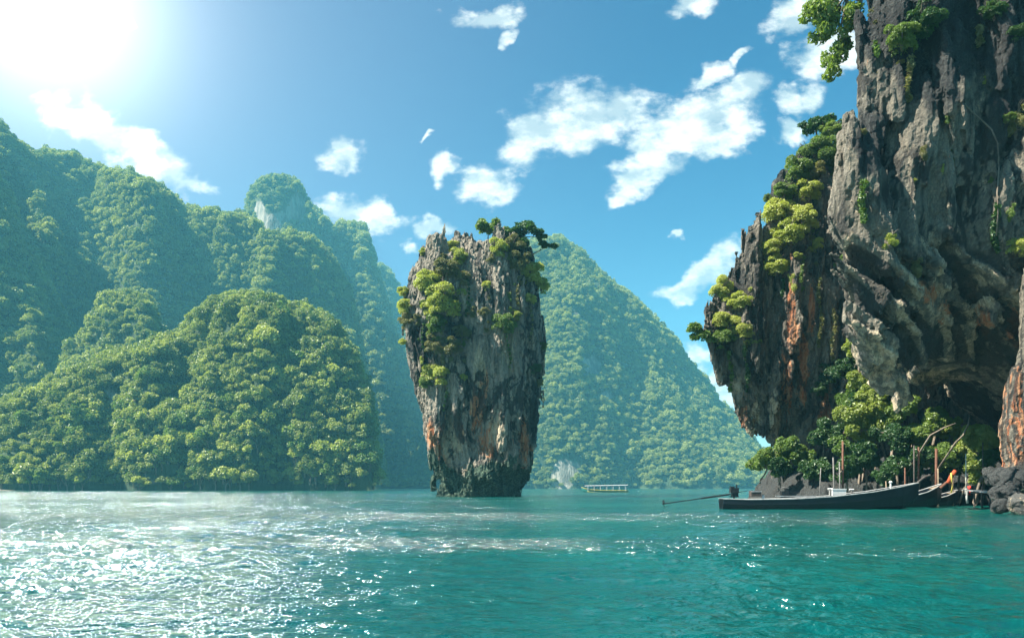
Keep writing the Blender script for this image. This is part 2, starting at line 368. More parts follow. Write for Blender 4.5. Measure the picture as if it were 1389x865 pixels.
def rand_lobes(n, rng, spread=(1, 1, .6), r=(.3, .5), sq=.75, dome=True):
    L = []
    for i in range(n):
        a = rng.uniform(0, 6.283); q = math.sqrt(rng.random())*.72; x = q*math.cos(a)*spread[0]; y = q*math.sin(a)*spread[1]
        z = (math.sqrt(max(0, 1-q*q))*rng.uniform(.55, 1.0) if dome else rng.uniform(-.6, .6))*spread[2]
        L.append((x, y, z, rng.uniform(*r)*(1.15-q*.4), sq))
    return L
FP = []      # forest crowns, unit radius
for k in range(7):
    rg = np.random.default_rng(40+k)
    L = rand_lobes(11+2*k, rg, (1, 1, .75+.2*(k % 3)), (.2, .42), .95)
    V, Q = leaf_cloud(L, 800, .125, rg, .35, .6, .35, -.6, 1.5)
    V[:, 2] += perlin(V[:, 0]*2, V[:, 1]*2, V[:, 2]*2)*.06; FP.append((V, Q))
def crown_mesh(i, mat, nm='crown'):
    key = (i, mat.name)
    if key not in _cm: me = mesh_np(nm, *FP[i]); me.materials.append(mat); _cm[key] = me
    return _cm[key]
_cm = {}
def trunk_mesh(h, r, rng, limbs=4, name='trunk'):
    mb = MB(); pts = [Vector((0, 0, -.35*h))]; p = Vector((0, 0, 0))
    for k in range(5): pts.append(p.copy()); p += Vector((rng.normal()*.05*h, rng.normal()*.05*h, h*.22))
    mb.tube(pts, [r*1.3]+[r*(1-.14*k) for k in range(5)], 7)
    for k in range(limbs):
        s = pts[2+k % 3]; a = rng.uniform(0, 6.28); L = h*rng.uniform(.5, .8)
        q = [s, s+Vector((math.cos(a)*L*.35, math.sin(a)*L*.35, L*.3)), s+Vector((math.cos(a)*L*.7, math.sin(a)*L*.7, L*.75))]
        mb.tube(q, [r*.55, r*.38, r*.15], 5)
    me = bpy.data.meshes.new(name); me.from_pydata(mb.v, [], mb.f); me.polygons.foreach_set('use_smooth', np.full(len(me.polygons), True)); me.update(); return me
TRUNKS = [trunk_mesh(1.0, .06, np.random.default_rng(80+k)) for k in range(3)]
for t in TRUNKS: t.materials.append(M['bark'])
protos = bpy.data.collections.new('forest_tree_kinds')
for k in range(7):
    V, Q = FP[k]; tv = np.array([v.co for v in TRUNKS[k % 3].vertices])*.9-np.array([0, 0, .55])
    me = mesh_np('forest_tree', V, Q); me.materials.append(M['forest'])
    o = bpy.data.objects.new('forest_tree', me); protos.objects.link(o)
def forest(name, pts, rad, label, mat=None):
    """uncountable wooded cover of one hill: ONE object"""
    n = len(pts); me = bpy.data.meshes.new(name); me.vertices.add(n); me.vertices.foreach_set('co', np.asarray(pts, np.float32).ravel())
    for nm, a in (('rad', rad), ('rz', RNG.uniform(0, 6.28, n)), ('zs', RNG.uniform(.75, 1.25, n))):
        at = me.attributes.new(nm, 'FLOAT', 'POINT'); at.data.foreach_set('value', np.asarray(a, np.float32))
    at = me.attributes.new('pick', 'INT', 'POINT'); at.data.foreach_set('value', RNG.integers(0, 7, n).astype(np.int32))
    o = obj(name, me); g = bpy.data.node_groups.new(name, 'GeometryNodeTree')
    g.interface.new_socket('Geometry', in_out='INPUT', socket_type='NodeSocketGeometry'); g.interface.new_socket('Geometry', in_out='OUTPUT', socket_type='NodeSocketGeometry')
    T = NT(g); gi = T.n('NodeGroupInput'); go = T.n('NodeGroupOutput')
    def at_(n, t='FLOAT'):
        nd = T.n('GeometryNodeInputNamedAttribute', data_type=t); nd.inputs[0].default_value = n; return [s for s in nd.outputs if s.enabled][0]
    ci = T.n('GeometryNodeCollectionInfo'); ci.inputs[0].default_value = protos; ci.inputs[1].default_value = True; ci.inputs[2].default_value = True
    ip = T.n('GeometryNodeInstanceOnPoints'); ip.inputs['Pick Instance'].default_value = True
    rad_ = at_('rad'); sc = T.n('ShaderNodeCombineXYZ', {0: rad_, 1: rad_, 2: T.math('MULTIPLY', rad_, at_('zs'))})
    T.t.links.new(gi.outputs[0], ip.inputs[0]); T.t.links.new(ci.outputs[0], ip.inputs['Instance']); T.t.links.new(at_('pick', 'INT'), ip.inputs['Instance Index'])
    T.t.links.new(T.n('ShaderNodeCombineXYZ', {2: at_('rz')}).outputs[0], ip.inputs['Rotation']); T.t.links.new(sc.outputs[0], ip.inputs['Scale']); T.t.links.new(ip.outputs[0], go.inputs[0])
    md = o.modifiers.new('trees', 'NODES'); md.node_group = g; tag(o, label, 'forest', kind='stuff'); return o

# ------------------------------------------------------------------ hills
mh, T_, b_ = material('hill ground'); g_ = T_.n('ShaderNodeNewGeometry').outputs['Position']
vs_ = T_.n('ShaderNodeMapping', {'Vector': g_, 'Scale': (1, 1, .15)}).outputs[0]
rk_ = T_.mix(T_.ss(T_.noise(vs_, .18, 7, .7), .42, .60), (.10, .105, .09), (.27, .26, .22))
gn_ = T_.mix(T_.ss(T_.noise(g_, .12, 6), .4, .6), (.010, .028, .010), (.03, .055, .018))
T_.t.links.new(T_.mix(T_.ss(T_.n('ShaderNodeAttribute', attribute_name='bare').outputs['Fac'], .4, .6), gn_, rk_), b_.inputs['Base Color']); b_.inputs['Roughness'].default_value = .95
T_.t.links.new(T_.n('ShaderNodeBump', {'Height': T_.noise(vs_, .5, 6), 'Strength': .8, 'Distance': 2.0}).outputs[0], b_.inputs['Normal'])
def hill(name, crest, Ds, Dc, rad, label, flabel, spur=90, amp=.22, seed=0, prof=.75, bare=(), shore=None, tree_px=None, dens=1.0, keep=0, wig=.10):
    pxs = [c[0] for c in crest]; x0, x1 = pxs[0], pxs[-1]; nu = int((x1-x0)/F*Dc/5)+2; nt = 90
    px = np.linspace(x0, x1, nu); t = np.concatenate([np.linspace(-.02, 1, nt), np.linspace(1.03, 1.8, 22)])
    PX, Tt = np.meshgrid(px, t, indexing='ij')
    ds = Ds*(1+wig*fbm(PX/90.0, 0*PX+seed, 0*PX, 3)); dcr = Dc*(1+.6*wig*perlin(PX/120.0, 0*PX+seed+5, 0*PX))
    if shore is not None: ds = lerp(PX, shore)*(1+.03*fbm(PX/40.0, 0*PX+seed, 0*PX, 2))
    dist = ds+Tt*(dcr-ds); zc = (lerp(PX, crest)*-1+HY)/F
    zc = zc*dcr+CAM_H-rad*.9; zc = np.maximum(zc, 2)
    p = np.where(Tt <= 1, np.sin(np.clip(Tt, 0, 1)*np.pi/2)**prof, np.cos(np.clip((Tt-1)/.8, 0, 1)*np.pi/2))
    X = (PX-CX)/F*dist; Y = dist
    n = ridged(X/spur, Y/spur*.6, 0*X+seed, 4)-.75
    z = zc*(p+amp*n*np.sin(np.clip(Tt, 0, 1)*np.pi)**.7)
    z = np.where(Tt <= 1, np.minimum(z, dist*(zc/dcr)*.985+.0), z); z = np.where(Tt < .0, -2.0, np.maximum(z, -2)); z = np.where(Tt <= 0, -2, z)
    V = np.stack([X, Y, z], -1).reshape(-1, 3); m = len(t)
    i, j = np.meshgrid(np.arange(nu-1), np.arange(m-1), indexing='ij'); a = i*m+j; Q = np.stack([a, a+m, a+m+1, a+1], -1).reshape(-1, 4)
    u, v = pix(V); br = np.zeros(len(V))
    for (bx, by, rx, ry) in bare: br = np.maximum(br, 1.3-np.sqrt(((u-bx)/rx)**2+((v-by)/ry)**2))
    br = br+.45*fbm(V[:, 0]/14, V[:, 1]/14, V[:, 2]/30, 3); 
    if not bare: br[:] = 0
    o = obj(name, mesh_np(name, V, Q, True, {'bare': br}), mh); tag(o, label, 'hill', kind='structure')
    # trees by area
    A = V[Q[:, 0]]; B = V[Q[:, 1]]; C = V[Q[:, 2]]; Dd = V[Q[:, 3]]; ar = .5*np.linalg.norm(np.cross(C-A, Dd-B), axis=1)
    tt = Tt.reshape(-1)[Q[:, 0]]; ar = np.where((tt > 1.12) | (A[:, 2] < -1) & (tt > 1), 0, ar)
    N = int(ar.sum()/(rad*rad*.85)*dens); f = RNG.choice(len(Q), N, p=ar/ar.sum()); s, q = RNG.random((2, N))
    pt = (A[f]*((1-s)*(1-q))[:, None]+B[f]*(s*(1-q))[:, None]+C[f]*(s*q)[:, None]+Dd[f]*((1-s)*q)[:, None])
    ok = (br[Q[f, 0]] < .5) & (pt[:, 2] > .8); pt = pt[ok]
    rr = rad*.82*np.clip(np.exp(RNG.normal(0, .33, len(pt))), .45, 1.9)*(1+.25*perlin(pt[:, 0]/40, pt[:, 1]/40, 0)); pt[:, 2] += rr*.15; pt[:, 1] -= rr*.2
    if keep:
        u, v = pix(pt); vis = (u > -20) & (pt[:, 1] < Dc*.93); order = np.argsort(np.where(vis, pt[:, 1]-rr*14, 1e9))[:keep]
        mask = np.zeros(len(pt), bool); mask[order] = True; forest(flabel[0], pt[~mask], rr[~mask], flabel[1]); return pt[mask], rr[mask]
    forest(flabel[0], pt, rr, flabel[1]); print(name, len(pt))
hill('far_blue_hill', [(470, 640), (490, 420), (504, 355), (527, 365), (545, 400), (570, 470), (600, 560), (640, 650)], 1350, 1500, 7,
     'faint blue forested hill farthest back in the bay', ('far_blue_forest', 'faint blue forest on the farthest hill behind the rock pillar'), seed=1, amp=.15)
hill('back_ridge', [(330, 330), (415, 278), (433, 284), (448, 308), (470, 300), (491, 305), (503, 334), (513, 376), (532, 438), (553, 500), (565, 553), (579, 615), (590, 655)], 1030, 1180, 6.6,
     'pale blue-green karst ridge with steep end behind the left mountain', ('back_ridge_forest', 'pale hazy forest on the steep ridge behind the left mountain'), seed=2, amp=.2, prof=.5, bare=((503, 560, 10, 60), (490, 500, 7, 30)))
hill('karst_knob', [(322, 345), (334, 290), (343, 256), (358, 238), (385, 234), (405, 242), (417, 266), (423, 288), (429, 318), (436, 350)], 1000, 1080, 5,
     'rounded blue karst knob rising above the mountain crest', ('knob_forest', 'blue hazy scrub over the rounded knob'), seed=3, amp=.08, prof=.3, bare=((372, 305, 34, 26), (402, 282, 14, 30), (352, 285, 10, 20)), dens=1.2)
hill('left_mountain', [(-420, 120), (-200, 60), (0, 168), (30, 196), (50, 206), (100, 205), (125, 224), (185, 236), (220, 256), (251, 278), (298, 288), (334, 292), (360, 315), (423, 322), (446, 342), (466, 381), (477, 410), (486, 470), (505, 560), (515, 640), (525, 658)], 640, 880, 4.9,
     'tall forested mountain with long crest sloping down to the right', ('left_mountain_forest', 'dense sunlit and shaded forest covering the tall left mountain'), seed=4, amp=.36, prof=.62, spur=95, bare=((492, 560, 8, 60),))
hill('right_hill', [(520, 655), (560, 640), (600, 540), (640, 440), (690, 350), (720, 326), (757, 318), (783, 336), (801, 357), (827, 381), (858, 401), (889, 436), (915, 458), (928, 484), (955, 514), (972, 546), (990, 560), (1007, 580), (1025, 606), (1060, 645), (1090, 655)], 790, 1060, 4.6,
     'steep conical forested hill in blue haze between pillar and cliffs', ('right_hill_forest', 'hazy blue-green forest covering the steep conical hill'), seed=6, amp=.16, spur=150, prof=.8, wig=.025,
     bare=((768, 640, 26, 26), (800, 500, 16, 20), (822, 540, 10, 18), (780, 430, 12, 10)), dens=1.1)
hill('middle_spur', [(60, 600), (92, 480), (130, 440), (147, 402), (196, 400), (215, 450), (235, 500), (270, 600)], 450, 510, 4.6,
     'small wooded hump in front of the left mountain', ('middle_spur_forest', 'green forest on the small hump below the left mountain'), seed=8, amp=.15, prof=.55)
pts, rr = hill('front_spur', [(-330, 500), (-120, 560), (0, 548), (60, 530), (100, 507), (150, 492), (200, 474), (249, 458), (272, 424), (298, 403), (345, 401), (376, 414), (418, 420), (444, 438), (465, 460), (485, 501), (500, 542), (506, 590), (508, 650)], 325, 405, 3.8,
     'bright green wooded spur with rounded summits at the waterline', ('front_spur_forest', 'sunlit broadleaf forest on the higher slopes of the near wooded spur'), seed=9, amp=.40, spur=55, prof=.55,
     bare=((150, 548, 16, 24), (88, 615, 8, 18), (180, 650, 60, 5)), keep=230, wig=.04, dens=1.5)
hill('tower_slope', [(-300, 60), (-60, 130), (0, 245), (40, 330), (80, 420), (110, 470), (130, 520), (150, 600)], 480, 620, 5.0,
     'steep dark wooded slope at the left edge below the mountain crest', ('edge_slope_forest', 'forest on the steep slope at the left edge'), seed=12, amp=.2, prof=.6)
KN = [('spreading', 'flat-topped'), ('round-crowned', 'dome-shaped'), ('bushy', 'lumpy')]
for i in range(len(pts)):
    p = pts[i]; k = i % 7; u = CX+F*p[0]/p[1]; zone = 'at the far left beach' if u < 60 else 'below the small hump' if u < 240 else 'under the twin summits' if u < 400 else 'on the right shoulder of the near spur'
    hue = ('lime', 'dark', 'mid-green')[i % 3]; mt = M[('forest', 'forest', 'leaf_mid')[i % 3]] if i % 5 else M['leaf_lime']
    band = 'waterline' if p[2] < 14 else 'slope'
    e = empty('broadleaf_tree', (p[0], p[1], p[2]-rr[i]*.1), RNG.uniform(0, 6.28)); e.scale = (rr[i],)*3
    tag(e, 'forest tree with %s crown near the %s %s' % (KN[k % 3][i % 2], band, zone), 'tree', 'forest trees on the near wooded spur')
    obj('crown', crown_mesh(k, mt), parent=e)
    t = obj('trunk', TRUNKS[k % 3], parent=e, loc=(0, 0, -.45)); t.scale = (.9,)*3
# sandy beach at the far left
def strip(name, x0, x1, y0, y1, z, mat, label):
    nx, ny = 60, 16; X, Y = np.meshgrid(np.linspace(x0, x1, nx), np.linspace(y0, y1, ny), indexing='ij')
    Z = (Y-y0)/(y1-y0)*z-.5+.2*fbm(X/6, Y/6, 0*X, 3); a = (np.arange(nx-1)[:, None]*ny+np.arange(ny-1)).reshape(-1)
    tag(obj(name, mesh_np(name, np.stack([X, Y, Z], -1).reshape(-1, 3), np.stack([a, a+ny, a+ny+1, a+1], 1), True), mat), label, 'beach', kind='structure')
strip('beach', -225, -196, 318, 330, 2.0, plain('sand', (.34, .29, .20), .9), 'narrow strip of pale sand at the foot of the forest')

# ------------------------------------------------------------------ the rock pillar
PD = 106.0
def tab_x(t, D): return [(CAM_H+(HY-y)/F*D, (x-CX)/F*D) for x, y in t]
PL = tab_x([(566, 322), (560, 335), (556, 345), (549, 370), (544, 399), (541, 424), (542, 449), (546, 479), (551, 494), (559, 519), (566, 549), (571, 578), (576, 603), (580, 628), (582, 640), (584, 655), (585, 672), (583, 690)], PD)
PR = tab_x([(722, 318), (724, 335), (729, 360), (732, 384), (735, 419), (739, 459), (737, 489), (735, 519), (732, 549), (728, 578), (725, 603), (725, 625), (722, 640), (719, 648), (716, 660), (711, 674), (712, 690)], PD)
PT = [((x-CX)/F*PD, CAM_H+(HY-y)/F*PD) for x, y in [(548, 350), (556, 338), (565, 328), (572, 326), (575, 321), (580, 322), (588, 336), (604, 340), (609, 312), (616, 296), (622, 298), (630, 312), (637, 325), (641, 316), (645, 322), (655, 324), (680, 322), (700, 322), (716, 324), (722, 332), (728, 350)]]
def p_base(x, y, z):
    l = lerp(z, PL)+.25; r = lerp(z, PR)-.25; c = (l+r)/2; w = (r-l)/2; dd = w*.82
    q = (np.abs((x-c)/w)**2.6+np.abs((y-107.5)/dd)**2.6)**(1/2.6)
    top = lerp(x, PT)-(np.abs(y-106)*.22)**1.6*.5
    return smax((q-1)*w, (z-top)*.8, .4)
def p_full(x, y, z, d):
    wx = x+.9*perlin(x*.2, y*.2, z*.12); wy = y+.9*perlin(x*.2+9, y*.2, z*.12)
    f1, f2, a = voro(wx*.36, wy*.36, 1); g1, g2, b = voro(wx*.95, wy*.95, 2, z*.14+a*7); h1, h2, c = voro(wx*2.2, wy*2.2, 3, z*.5+b*5)
    low = sst(z+1.5*perlin(x*.4, y*.4, 0*x), 2.0, 5.5)
    d = d+((a-.45)*2.2+.75*np.exp(-((f2-f1)/.13)**2))*low*.75
    d = d+((b-.5)*.95+.40*np.exp(-((g2-g1)/.12)**2))*(.35+.65*low)
    d = d+((c-.5)*.28+.14*np.exp(-((h2-h1)/.14)**2))
    tp = sst(z, 29, 34); d = d+tp*(a*1.9+b*1.1)
    d = d-.35*fbm(x*.5, y*.5, z*.09, 4)-.16*fbm(x*1.6, y*1.6, z*1.0, 3)
    # hanging tufa fringe above the notch, rough mussel rock below
    k1, k2, kk = voro(x*.5+.2*perlin(x, y, z), y*.5, 5); tip = 2.6+3.2*kk; fr = np.exp(-((z-5.2)/1.6)**2)
    zb = 1.0+5.6*kk+1.2*perlin(x*.7, y*.7, 0*x); d = d+(k1-.45)*1.7*fr+1.25*sst(zb-z, -.2, .9)*sst(z, -3, 3)
    d = d-.75*(fbm(x*.6, y*.6, z*.5, 5)+.15)*(1-low)-.35*(ridged(x*.9, y*.9, z*.35, 3)-1.1)*(1-low)
    # big flat recess with the orange scar
    u = CX+F*x/99; v = HY-F*(z-1.2)/99; sc = np.exp(-(((u-652)/22)**2+((v-590)/38)**2)**2); d = d+sc*.9*(y < 107)
    return d
V, Q = sdf_mesh(p_base, p_full, (-18, 97, -1.5), (7, 117, 36.8), .15, 3.2)
def fine(V, Q, amp, s, zs=.35, chip=1.0, cz=.45):
    N = vnormals(V, Q); x, y, z = V.T; d = ridged(x*s, y*s, z*s*zs, 2)-.7+.8*fbm(x*s*2.7, y*s*2.7, z*s*1.6, 2)
    c1 = voro(x*s*.9, y*s*.9, 7, z*s*cz); c2 = voro(x*s*2.2, y*s*2.2, 8, z*s*cz*2.5)
    d = d*amp+chip*((c1[2]-.5)*amp*2.2-np.exp(-((c1[1]-c1[0])/.1)**2)*amp*1.2+(c2[2]-.5)*amp*.9)
    V = V+N*d[:, None]; return V, vnormals(V, Q)
V, N = fine(V, Q, .10, 1.3, .35, .8, .25)
def cracks(V, sx, sz, seed, w=.09):
    x, y, z = V.T; q = np.zeros(len(V)); wx = x+.5*fbm(x*.4, y*.4, z*.2, 3); wz = z+1.5*fbm(x*.3, y*.3, z*.3, 3)
    for k, m in ((1, 1), (2.3, .8), (5, .55)):
        f1, f2, _ = voro(wx*sx*k, (y+.3*wx)*sx*k, seed+int(k), wz*sz*k); q = np.maximum(q, m*np.exp(-((f2-f1)/w)**2))
    return q*(.35+.9*sst(fbm(x*.25, y*.25, z*.2, 3), -.35, .3))
def blob(u, v, L): 
    r = np.zeros(len(u))
    for (x, y, rx, ry) in L: r = np.maximum(r, np.exp(-(((u-x)/rx)**2+((v-y)/ry)**2)))
    return r
u, v = pix(V); x, y, z = V.T; blk = voro(x*.5, y*.5, 4, z*.14)[2]; blk = .5*blk+.5*voro(x*1.1, y*1.1, 6, z*.3)[2]
at = {'stain': 1.45*blob(u, v, [(662, 600, 18, 30), (648, 560, 12, 30), (600, 605, 14, 30), (622, 585, 10, 24), (712, 600, 10, 40), (585, 590, 8, 30), (655, 520, 8, 30)]),
      'pale': 1.35*blob(u, v, [(610, 600, 20, 34), (675, 585, 14, 36), (650, 500, 10, 40), (633, 395, 8, 40), (690, 470, 16, 40), (640, 640, 14, 12)]),
      'lichen_shade': .75*blob(u, v, [(575, 470, 30, 60), (548, 380, 14, 60), (560, 345, 30, 20), (680, 650, 26, 14), (590, 645, 20, 14), (725, 560, 14, 90), (615, 455, 22, 30), (702, 340, 26, 25)])+.25*sst(z, 33, 36),
      'algae': 1.1*sst(4.6-z+2.2*fbm(x*.5, y*.5, z*.12, 3), -1.2, 1.8), 'block': blk, 'crack': cracks(V, .42, .13, 31)}
ROCKS = {}
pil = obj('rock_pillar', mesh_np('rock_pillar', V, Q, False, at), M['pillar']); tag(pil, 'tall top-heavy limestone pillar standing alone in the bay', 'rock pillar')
ROCKS['pillar'] = {'V': V, 'N': N, 'uv': (u, v)}; print('pillar', len(V))

# ------------------------------------------------------------------ the middle cliff
CL = tab_x([(1142, 140), (1139, 159), (1101, 165), (1070, 193), (1060, 209), (1042, 221), (1035, 252), (1020, 274), (1004, 306), (1001, 334), (979, 359), (967, 390), (960, 421), (959, 484), (973, 509), (989, 534), (992, 559), (1011, 584), (1027, 609), (1026, 640), (1023, 665), (1023, 700)], 64.0)
def c_base(x, y, z):
    yf = lerp(z, [(-2, 66.8), (3, 66.5), (8, 65.2), (14, 64), (22, 64.5), (33, 68)]); side = lerp(z, CL)+.1+.62*(y-64)-x
    return smax(smax(smax(yf-y+.06*(x-20), side*.8, 1.6), z-34, .8), y-86, .5)
def c_full(x, y, z, d):
    t = x*.35; wx = x+.8*perlin(x*.25, y*.25, z*.1); wy = y+.8*perlin(x*.25, y*.25+7, z*.1)
    f1, f2, a = voro(wx*.42, wy*.42, 11, z*.05); g1, g2, b = voro(wx*1.1, wy*1.1, 12, z*.13+a*7); h1, h2, c = voro(wx*2.6, wy*2.6, 13, z*.5+b*5)
    d = d+(a-.4)*.9+.35*np.exp(-((f2-f1)/.12)**2)+(b-.5)*.9+.3*np.exp(-((g2-g1)/.12)**2)+(c-.5)*.25
    s = z+.9*x; und = sst(16-z, -1, 3); d = d-.45*und*(ridged(s*.35, (z-.9*x)*.06, y*.1, 3)-.8)       # dipping layers on the underside
    d = d-.4*fbm(x*.5, y*.5, z*.12, 4)-.14*fbm(x*1.8, y*1.8, z*1.2, 3); return d
V, Q = sdf_mesh(c_base, c_full, (13.5, 61, -1.5), (44, 84, 36), .15, 3.4); V, N = fine(V, Q, .09, 1.5, .3, .9, .2)
u, v = pix(V); x, y, z = V.T; blk = .5*voro(x*.5, y*.5, 4, z*.14)[2]+.5*voro(x*1.3, y*1.3, 6, z*.3)[2]
at = {'stain': 1.4*blob(u, v, [(1075, 440, 10, 60), (1090, 500, 9, 60), (1068, 520, 10, 50), (1120, 560, 10, 50), (1100, 420, 6, 40), (1010, 570, 14, 24)]),
      'pale': 1.3*blob(u, v, [(1020, 580, 16, 40), (1000, 520, 20, 18), (1050, 560, 12, 40), (1130, 470, 6, 60)]),
      'lichen_shade': .62*blob(u, v, [(985, 470, 26, 50), (1060, 250, 40, 70), (1160, 400, 40, 80), (1000, 370, 20, 40), (1090, 640, 100, 40)]),
      'algae': .9*sst(1.6-z, 0, 1.2), 'block': blk, 'crack': cracks(V, .5, .13, 41)}
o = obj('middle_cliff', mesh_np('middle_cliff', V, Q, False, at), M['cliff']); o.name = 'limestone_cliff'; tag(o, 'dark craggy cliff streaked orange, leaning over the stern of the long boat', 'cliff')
ROCKS['mid'] = {'V': V, 'N': N, 'uv': (u, v)}; print('mid', len(V))

# ------------------------------------------------------------------ the near overhanging cliff
NL = tab_x([(1160, -120), (1156, 0), (1151, 75), (1151, 137), (1153, 187), (1151, 237), (1148, 275), (1147, 308), (1156, 346), (1168, 373), (1170, 419), (1174, 448), (1190, 473), (1204, 486), (1215, 530), (1240, 560), (1300, 640)], 43.0)
def n_base(x, y, z):
    lipz = lerp(x-.62*np.clip(y-43, 0, 30), [(17, 8.6), (20, 8.2), (21.8, 8.8), (23, 12.2), (25, 13.0), (26.2, 12.4), (28.4, 11.6), (29.6, 5), (31, -12)])
    zz = z-lipz
    yf = lerp(zz, [(-14, 63), (-8.5, 62), (-6.6, 57), (-4.0, 51), (-2.0, 46), (0, 43.2), (2.5, 42), (10, 41.2), (18, 41.5), (26, 43)])
    side = lerp(z, NL)-.25+.75*(y-43)-x
    d = smax(smax(smax(yf-y, side*.8, .9), z-37, .8), y-78, .5)
    return d
STAL = [(21.4, 45.2, 6.9, 11.5, .75), (20.6, 44.6, 8.3, 11.5, .8), (22.6, 46, 8.0, 12, .5), (23.6, 47.5, 7.6, 12, .45), (22.2, 44.4, 9.2, 13, .7), (19.6, 44.2, 8.8, 12.5, .9), (24.8, 45.5, 10.2, 14, .6), (26.3, 44.6, 9.4, 14, .7), (25.6, 49, 7.2, 11, .5), (27.6, 50.5, 6.4, 10, .6)]
def n_full(x, y, z, d):
    for (sx, sy, zt, zb, r) in STAL:
        t = np.clip((z-zt)/(zb-zt), 0, 1.3); rr = r*np.sqrt(t+.001)*1.15; dx = x-sx-(z-zt)*.12; dy = y-sy+(z-zt)*.15
        c = np.maximum(np.sqrt(dx*dx+dy*dy)-rr, zt-z); c = np.where(z > zb+1.5, 9, c); d = smin(d, c, .6)
    und = sst(14.5-z, -1.5, 2); cx = x-.35*y
    wx = x+.7*perlin(x*.3, y*.3, z*.12)
    d = d-.7*(ridged(wx*.22+z*.05, y*.12, z*.045+x*.03, 3)-1.15)*(1-.3*und)             # broad draperies
    d = d-.36*(ridged(wx*.75, y*.55, z*.06, 3)-1.1)
    sd_ = (z+.75*x); d = d-1.1*und*(ridged(sd_*.55, y*.10, (x-z)*.05, 3)-.9)            # ribs running down to the right
    f1, f2, a = voro(x*.35+z*.06, y*.35, 21, z*.10); g1, g2, b = voro(x*1.0, y*1.0, 22, z*.22)
    d = d+(a-.5)*.8+.4*np.exp(-((f2-f1)/.10)**2)*(1-und*.6)*sst(y-x*.0, 0, 1)+(b-.5)*.35+.16*np.exp(-((g2-g1)/.1)**2)
    cv = np.sqrt(((x-26.3-.58*(y-49))/3.6)**2+(np.maximum(y-56, 0)/18)**2+(np.minimum(y-56, 0)/11)**2+((z-7.3+.12*(y-50))/2.3)**2)-1; d = smax(d, -cv*2.3, .5)
    d = d-.25*fbm(x*.8, y*.8, z*.3, 4)-.10*fbm(x*2.6, y*2.6, z*1.6, 2)
    return d
V, Q = sdf_mesh(n_base, n_full, (15.5, 38.5, -1), (44, 79, 38), .135, 3.2); V, N = fine(V, Q, .075, 2.0, .14, .55, .12)
u, v = pix(V); x, y, z = V.T; blk = .5*voro(x*.5, y*.5, 4, z*.14)[2]+.5*voro(x*1.3, y*1.3, 6, z*.3)[2]
at = {'stain': 1.4*blob(u, v, [(1262, 400, 14, 16), (1280, 425, 14, 18), (1250, 385, 8, 10), (1335, 430, 16, 30), (1272, 95, 5, 26), (1375, 440, 12, 30)]),
      'pale': 1.2*blob(u, v, [(1235, 430, 30, 40), (1212, 490, 12, 36), (1330, 400, 30, 40), (1265, 330, 20, 24), (1290, 450, 30, 20), (1150, 330, 14, 30), (1310, 470, 30, 20)]),
      'lichen_shade': 1.0*blob(u, v, [(1300, 20, 150, 90), (1180, 200, 25, 60), (1270, 110, 30, 50), (1375, 90, 40, 70), (1230, 80, 20, 60)])+.35*sst(z, 16, 26),  # lichen, raised to paint the shaded top of the face dark
      'algae': .9*sst(1.6-z, 0, 1.2), 'block': blk*.7, 'crack': np.maximum(cracks(V, .45, .12, 51), sst(14, 12, z)*0)}
at['pale'] = np.maximum(at['pale'], .42*(u > 1120)*sst(26-z, 0, 10))
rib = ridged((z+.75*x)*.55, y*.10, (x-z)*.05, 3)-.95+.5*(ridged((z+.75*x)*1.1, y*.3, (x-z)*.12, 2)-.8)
uz = sst(14.5-z, -1.5, 2)*(u > 1150); at['pale'] = np.maximum(at['pale'], uz*sst(rib, .1, .7)*1.05); at['crack'] = np.maximum(at['crack']*(1-.5*uz), uz*sst(-rib, -.25, .25)*1.0)  # underside rib crests painted pale as light off the water, grooves painted dark
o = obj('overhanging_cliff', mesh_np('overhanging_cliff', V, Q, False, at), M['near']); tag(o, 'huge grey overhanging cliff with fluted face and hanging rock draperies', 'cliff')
ROCKS['near'] = {'V': V, 'N': N, 'uv': (u, v)}; print('near', len(V)); NEARO = o
# orange flowstone column at its right end
def col_base(x, y, z):
    cx = lerp(z, [(-1, 26.3), (1.5, 26.2), (4, 26.1), (6, 26.4), (9, 27.1), (13, 28.0)])+0*x
    cr = lerp(z, [(-1, 1.2), (1, .95), (2.5, .65), (5, .75), (6.5, .8), (9, .85), (13, 1.2)])
    return np.sqrt((x-cx)**2+(y-40.8)**2)-cr
def col_full(x, y, z, d): return d-.35*(ridged(x*.8, y*.8, z*.08, 3)-.8)-.14*fbm(x*1.8, y*1.8, z*.9, 4)
V, Q = sdf_mesh(col_base, col_full, (22, 37.5, -1), (31, 45, 13.5), .09, 3); V, N = fine(V, Q, .05, 3, .15, .4, .12)
u, v = pix(V); z = V[:, 2]; n_ = len(V)
at = {'crack': cracks(V, .8, .1, 61), 'stain': .8*sst(V[:, 2], 1.4, 2.6)*(1-sst(z, 6.5, 8.5))*(1-sst(V[:, 0], 26.0, 26.9)), 'pale': .55*blob(u, v, [(1362, 590, 12, 50), (1370, 480, 14, 30)]), 'lichen_shade': .9*(1-sst(z, 1.0, 2.2))+.3*sst(V[:, 0], 26.2, 27), 'algae': .6*sst(.8-z, 0, .8), 'block': np.zeros(n_)}
obj('flowstone_column', mesh_np('flowstone_column', V, Q, False, at), M['near'], parent=NEARO)['label'] = 'orange-brown flowstone column reaching down to the boulders'
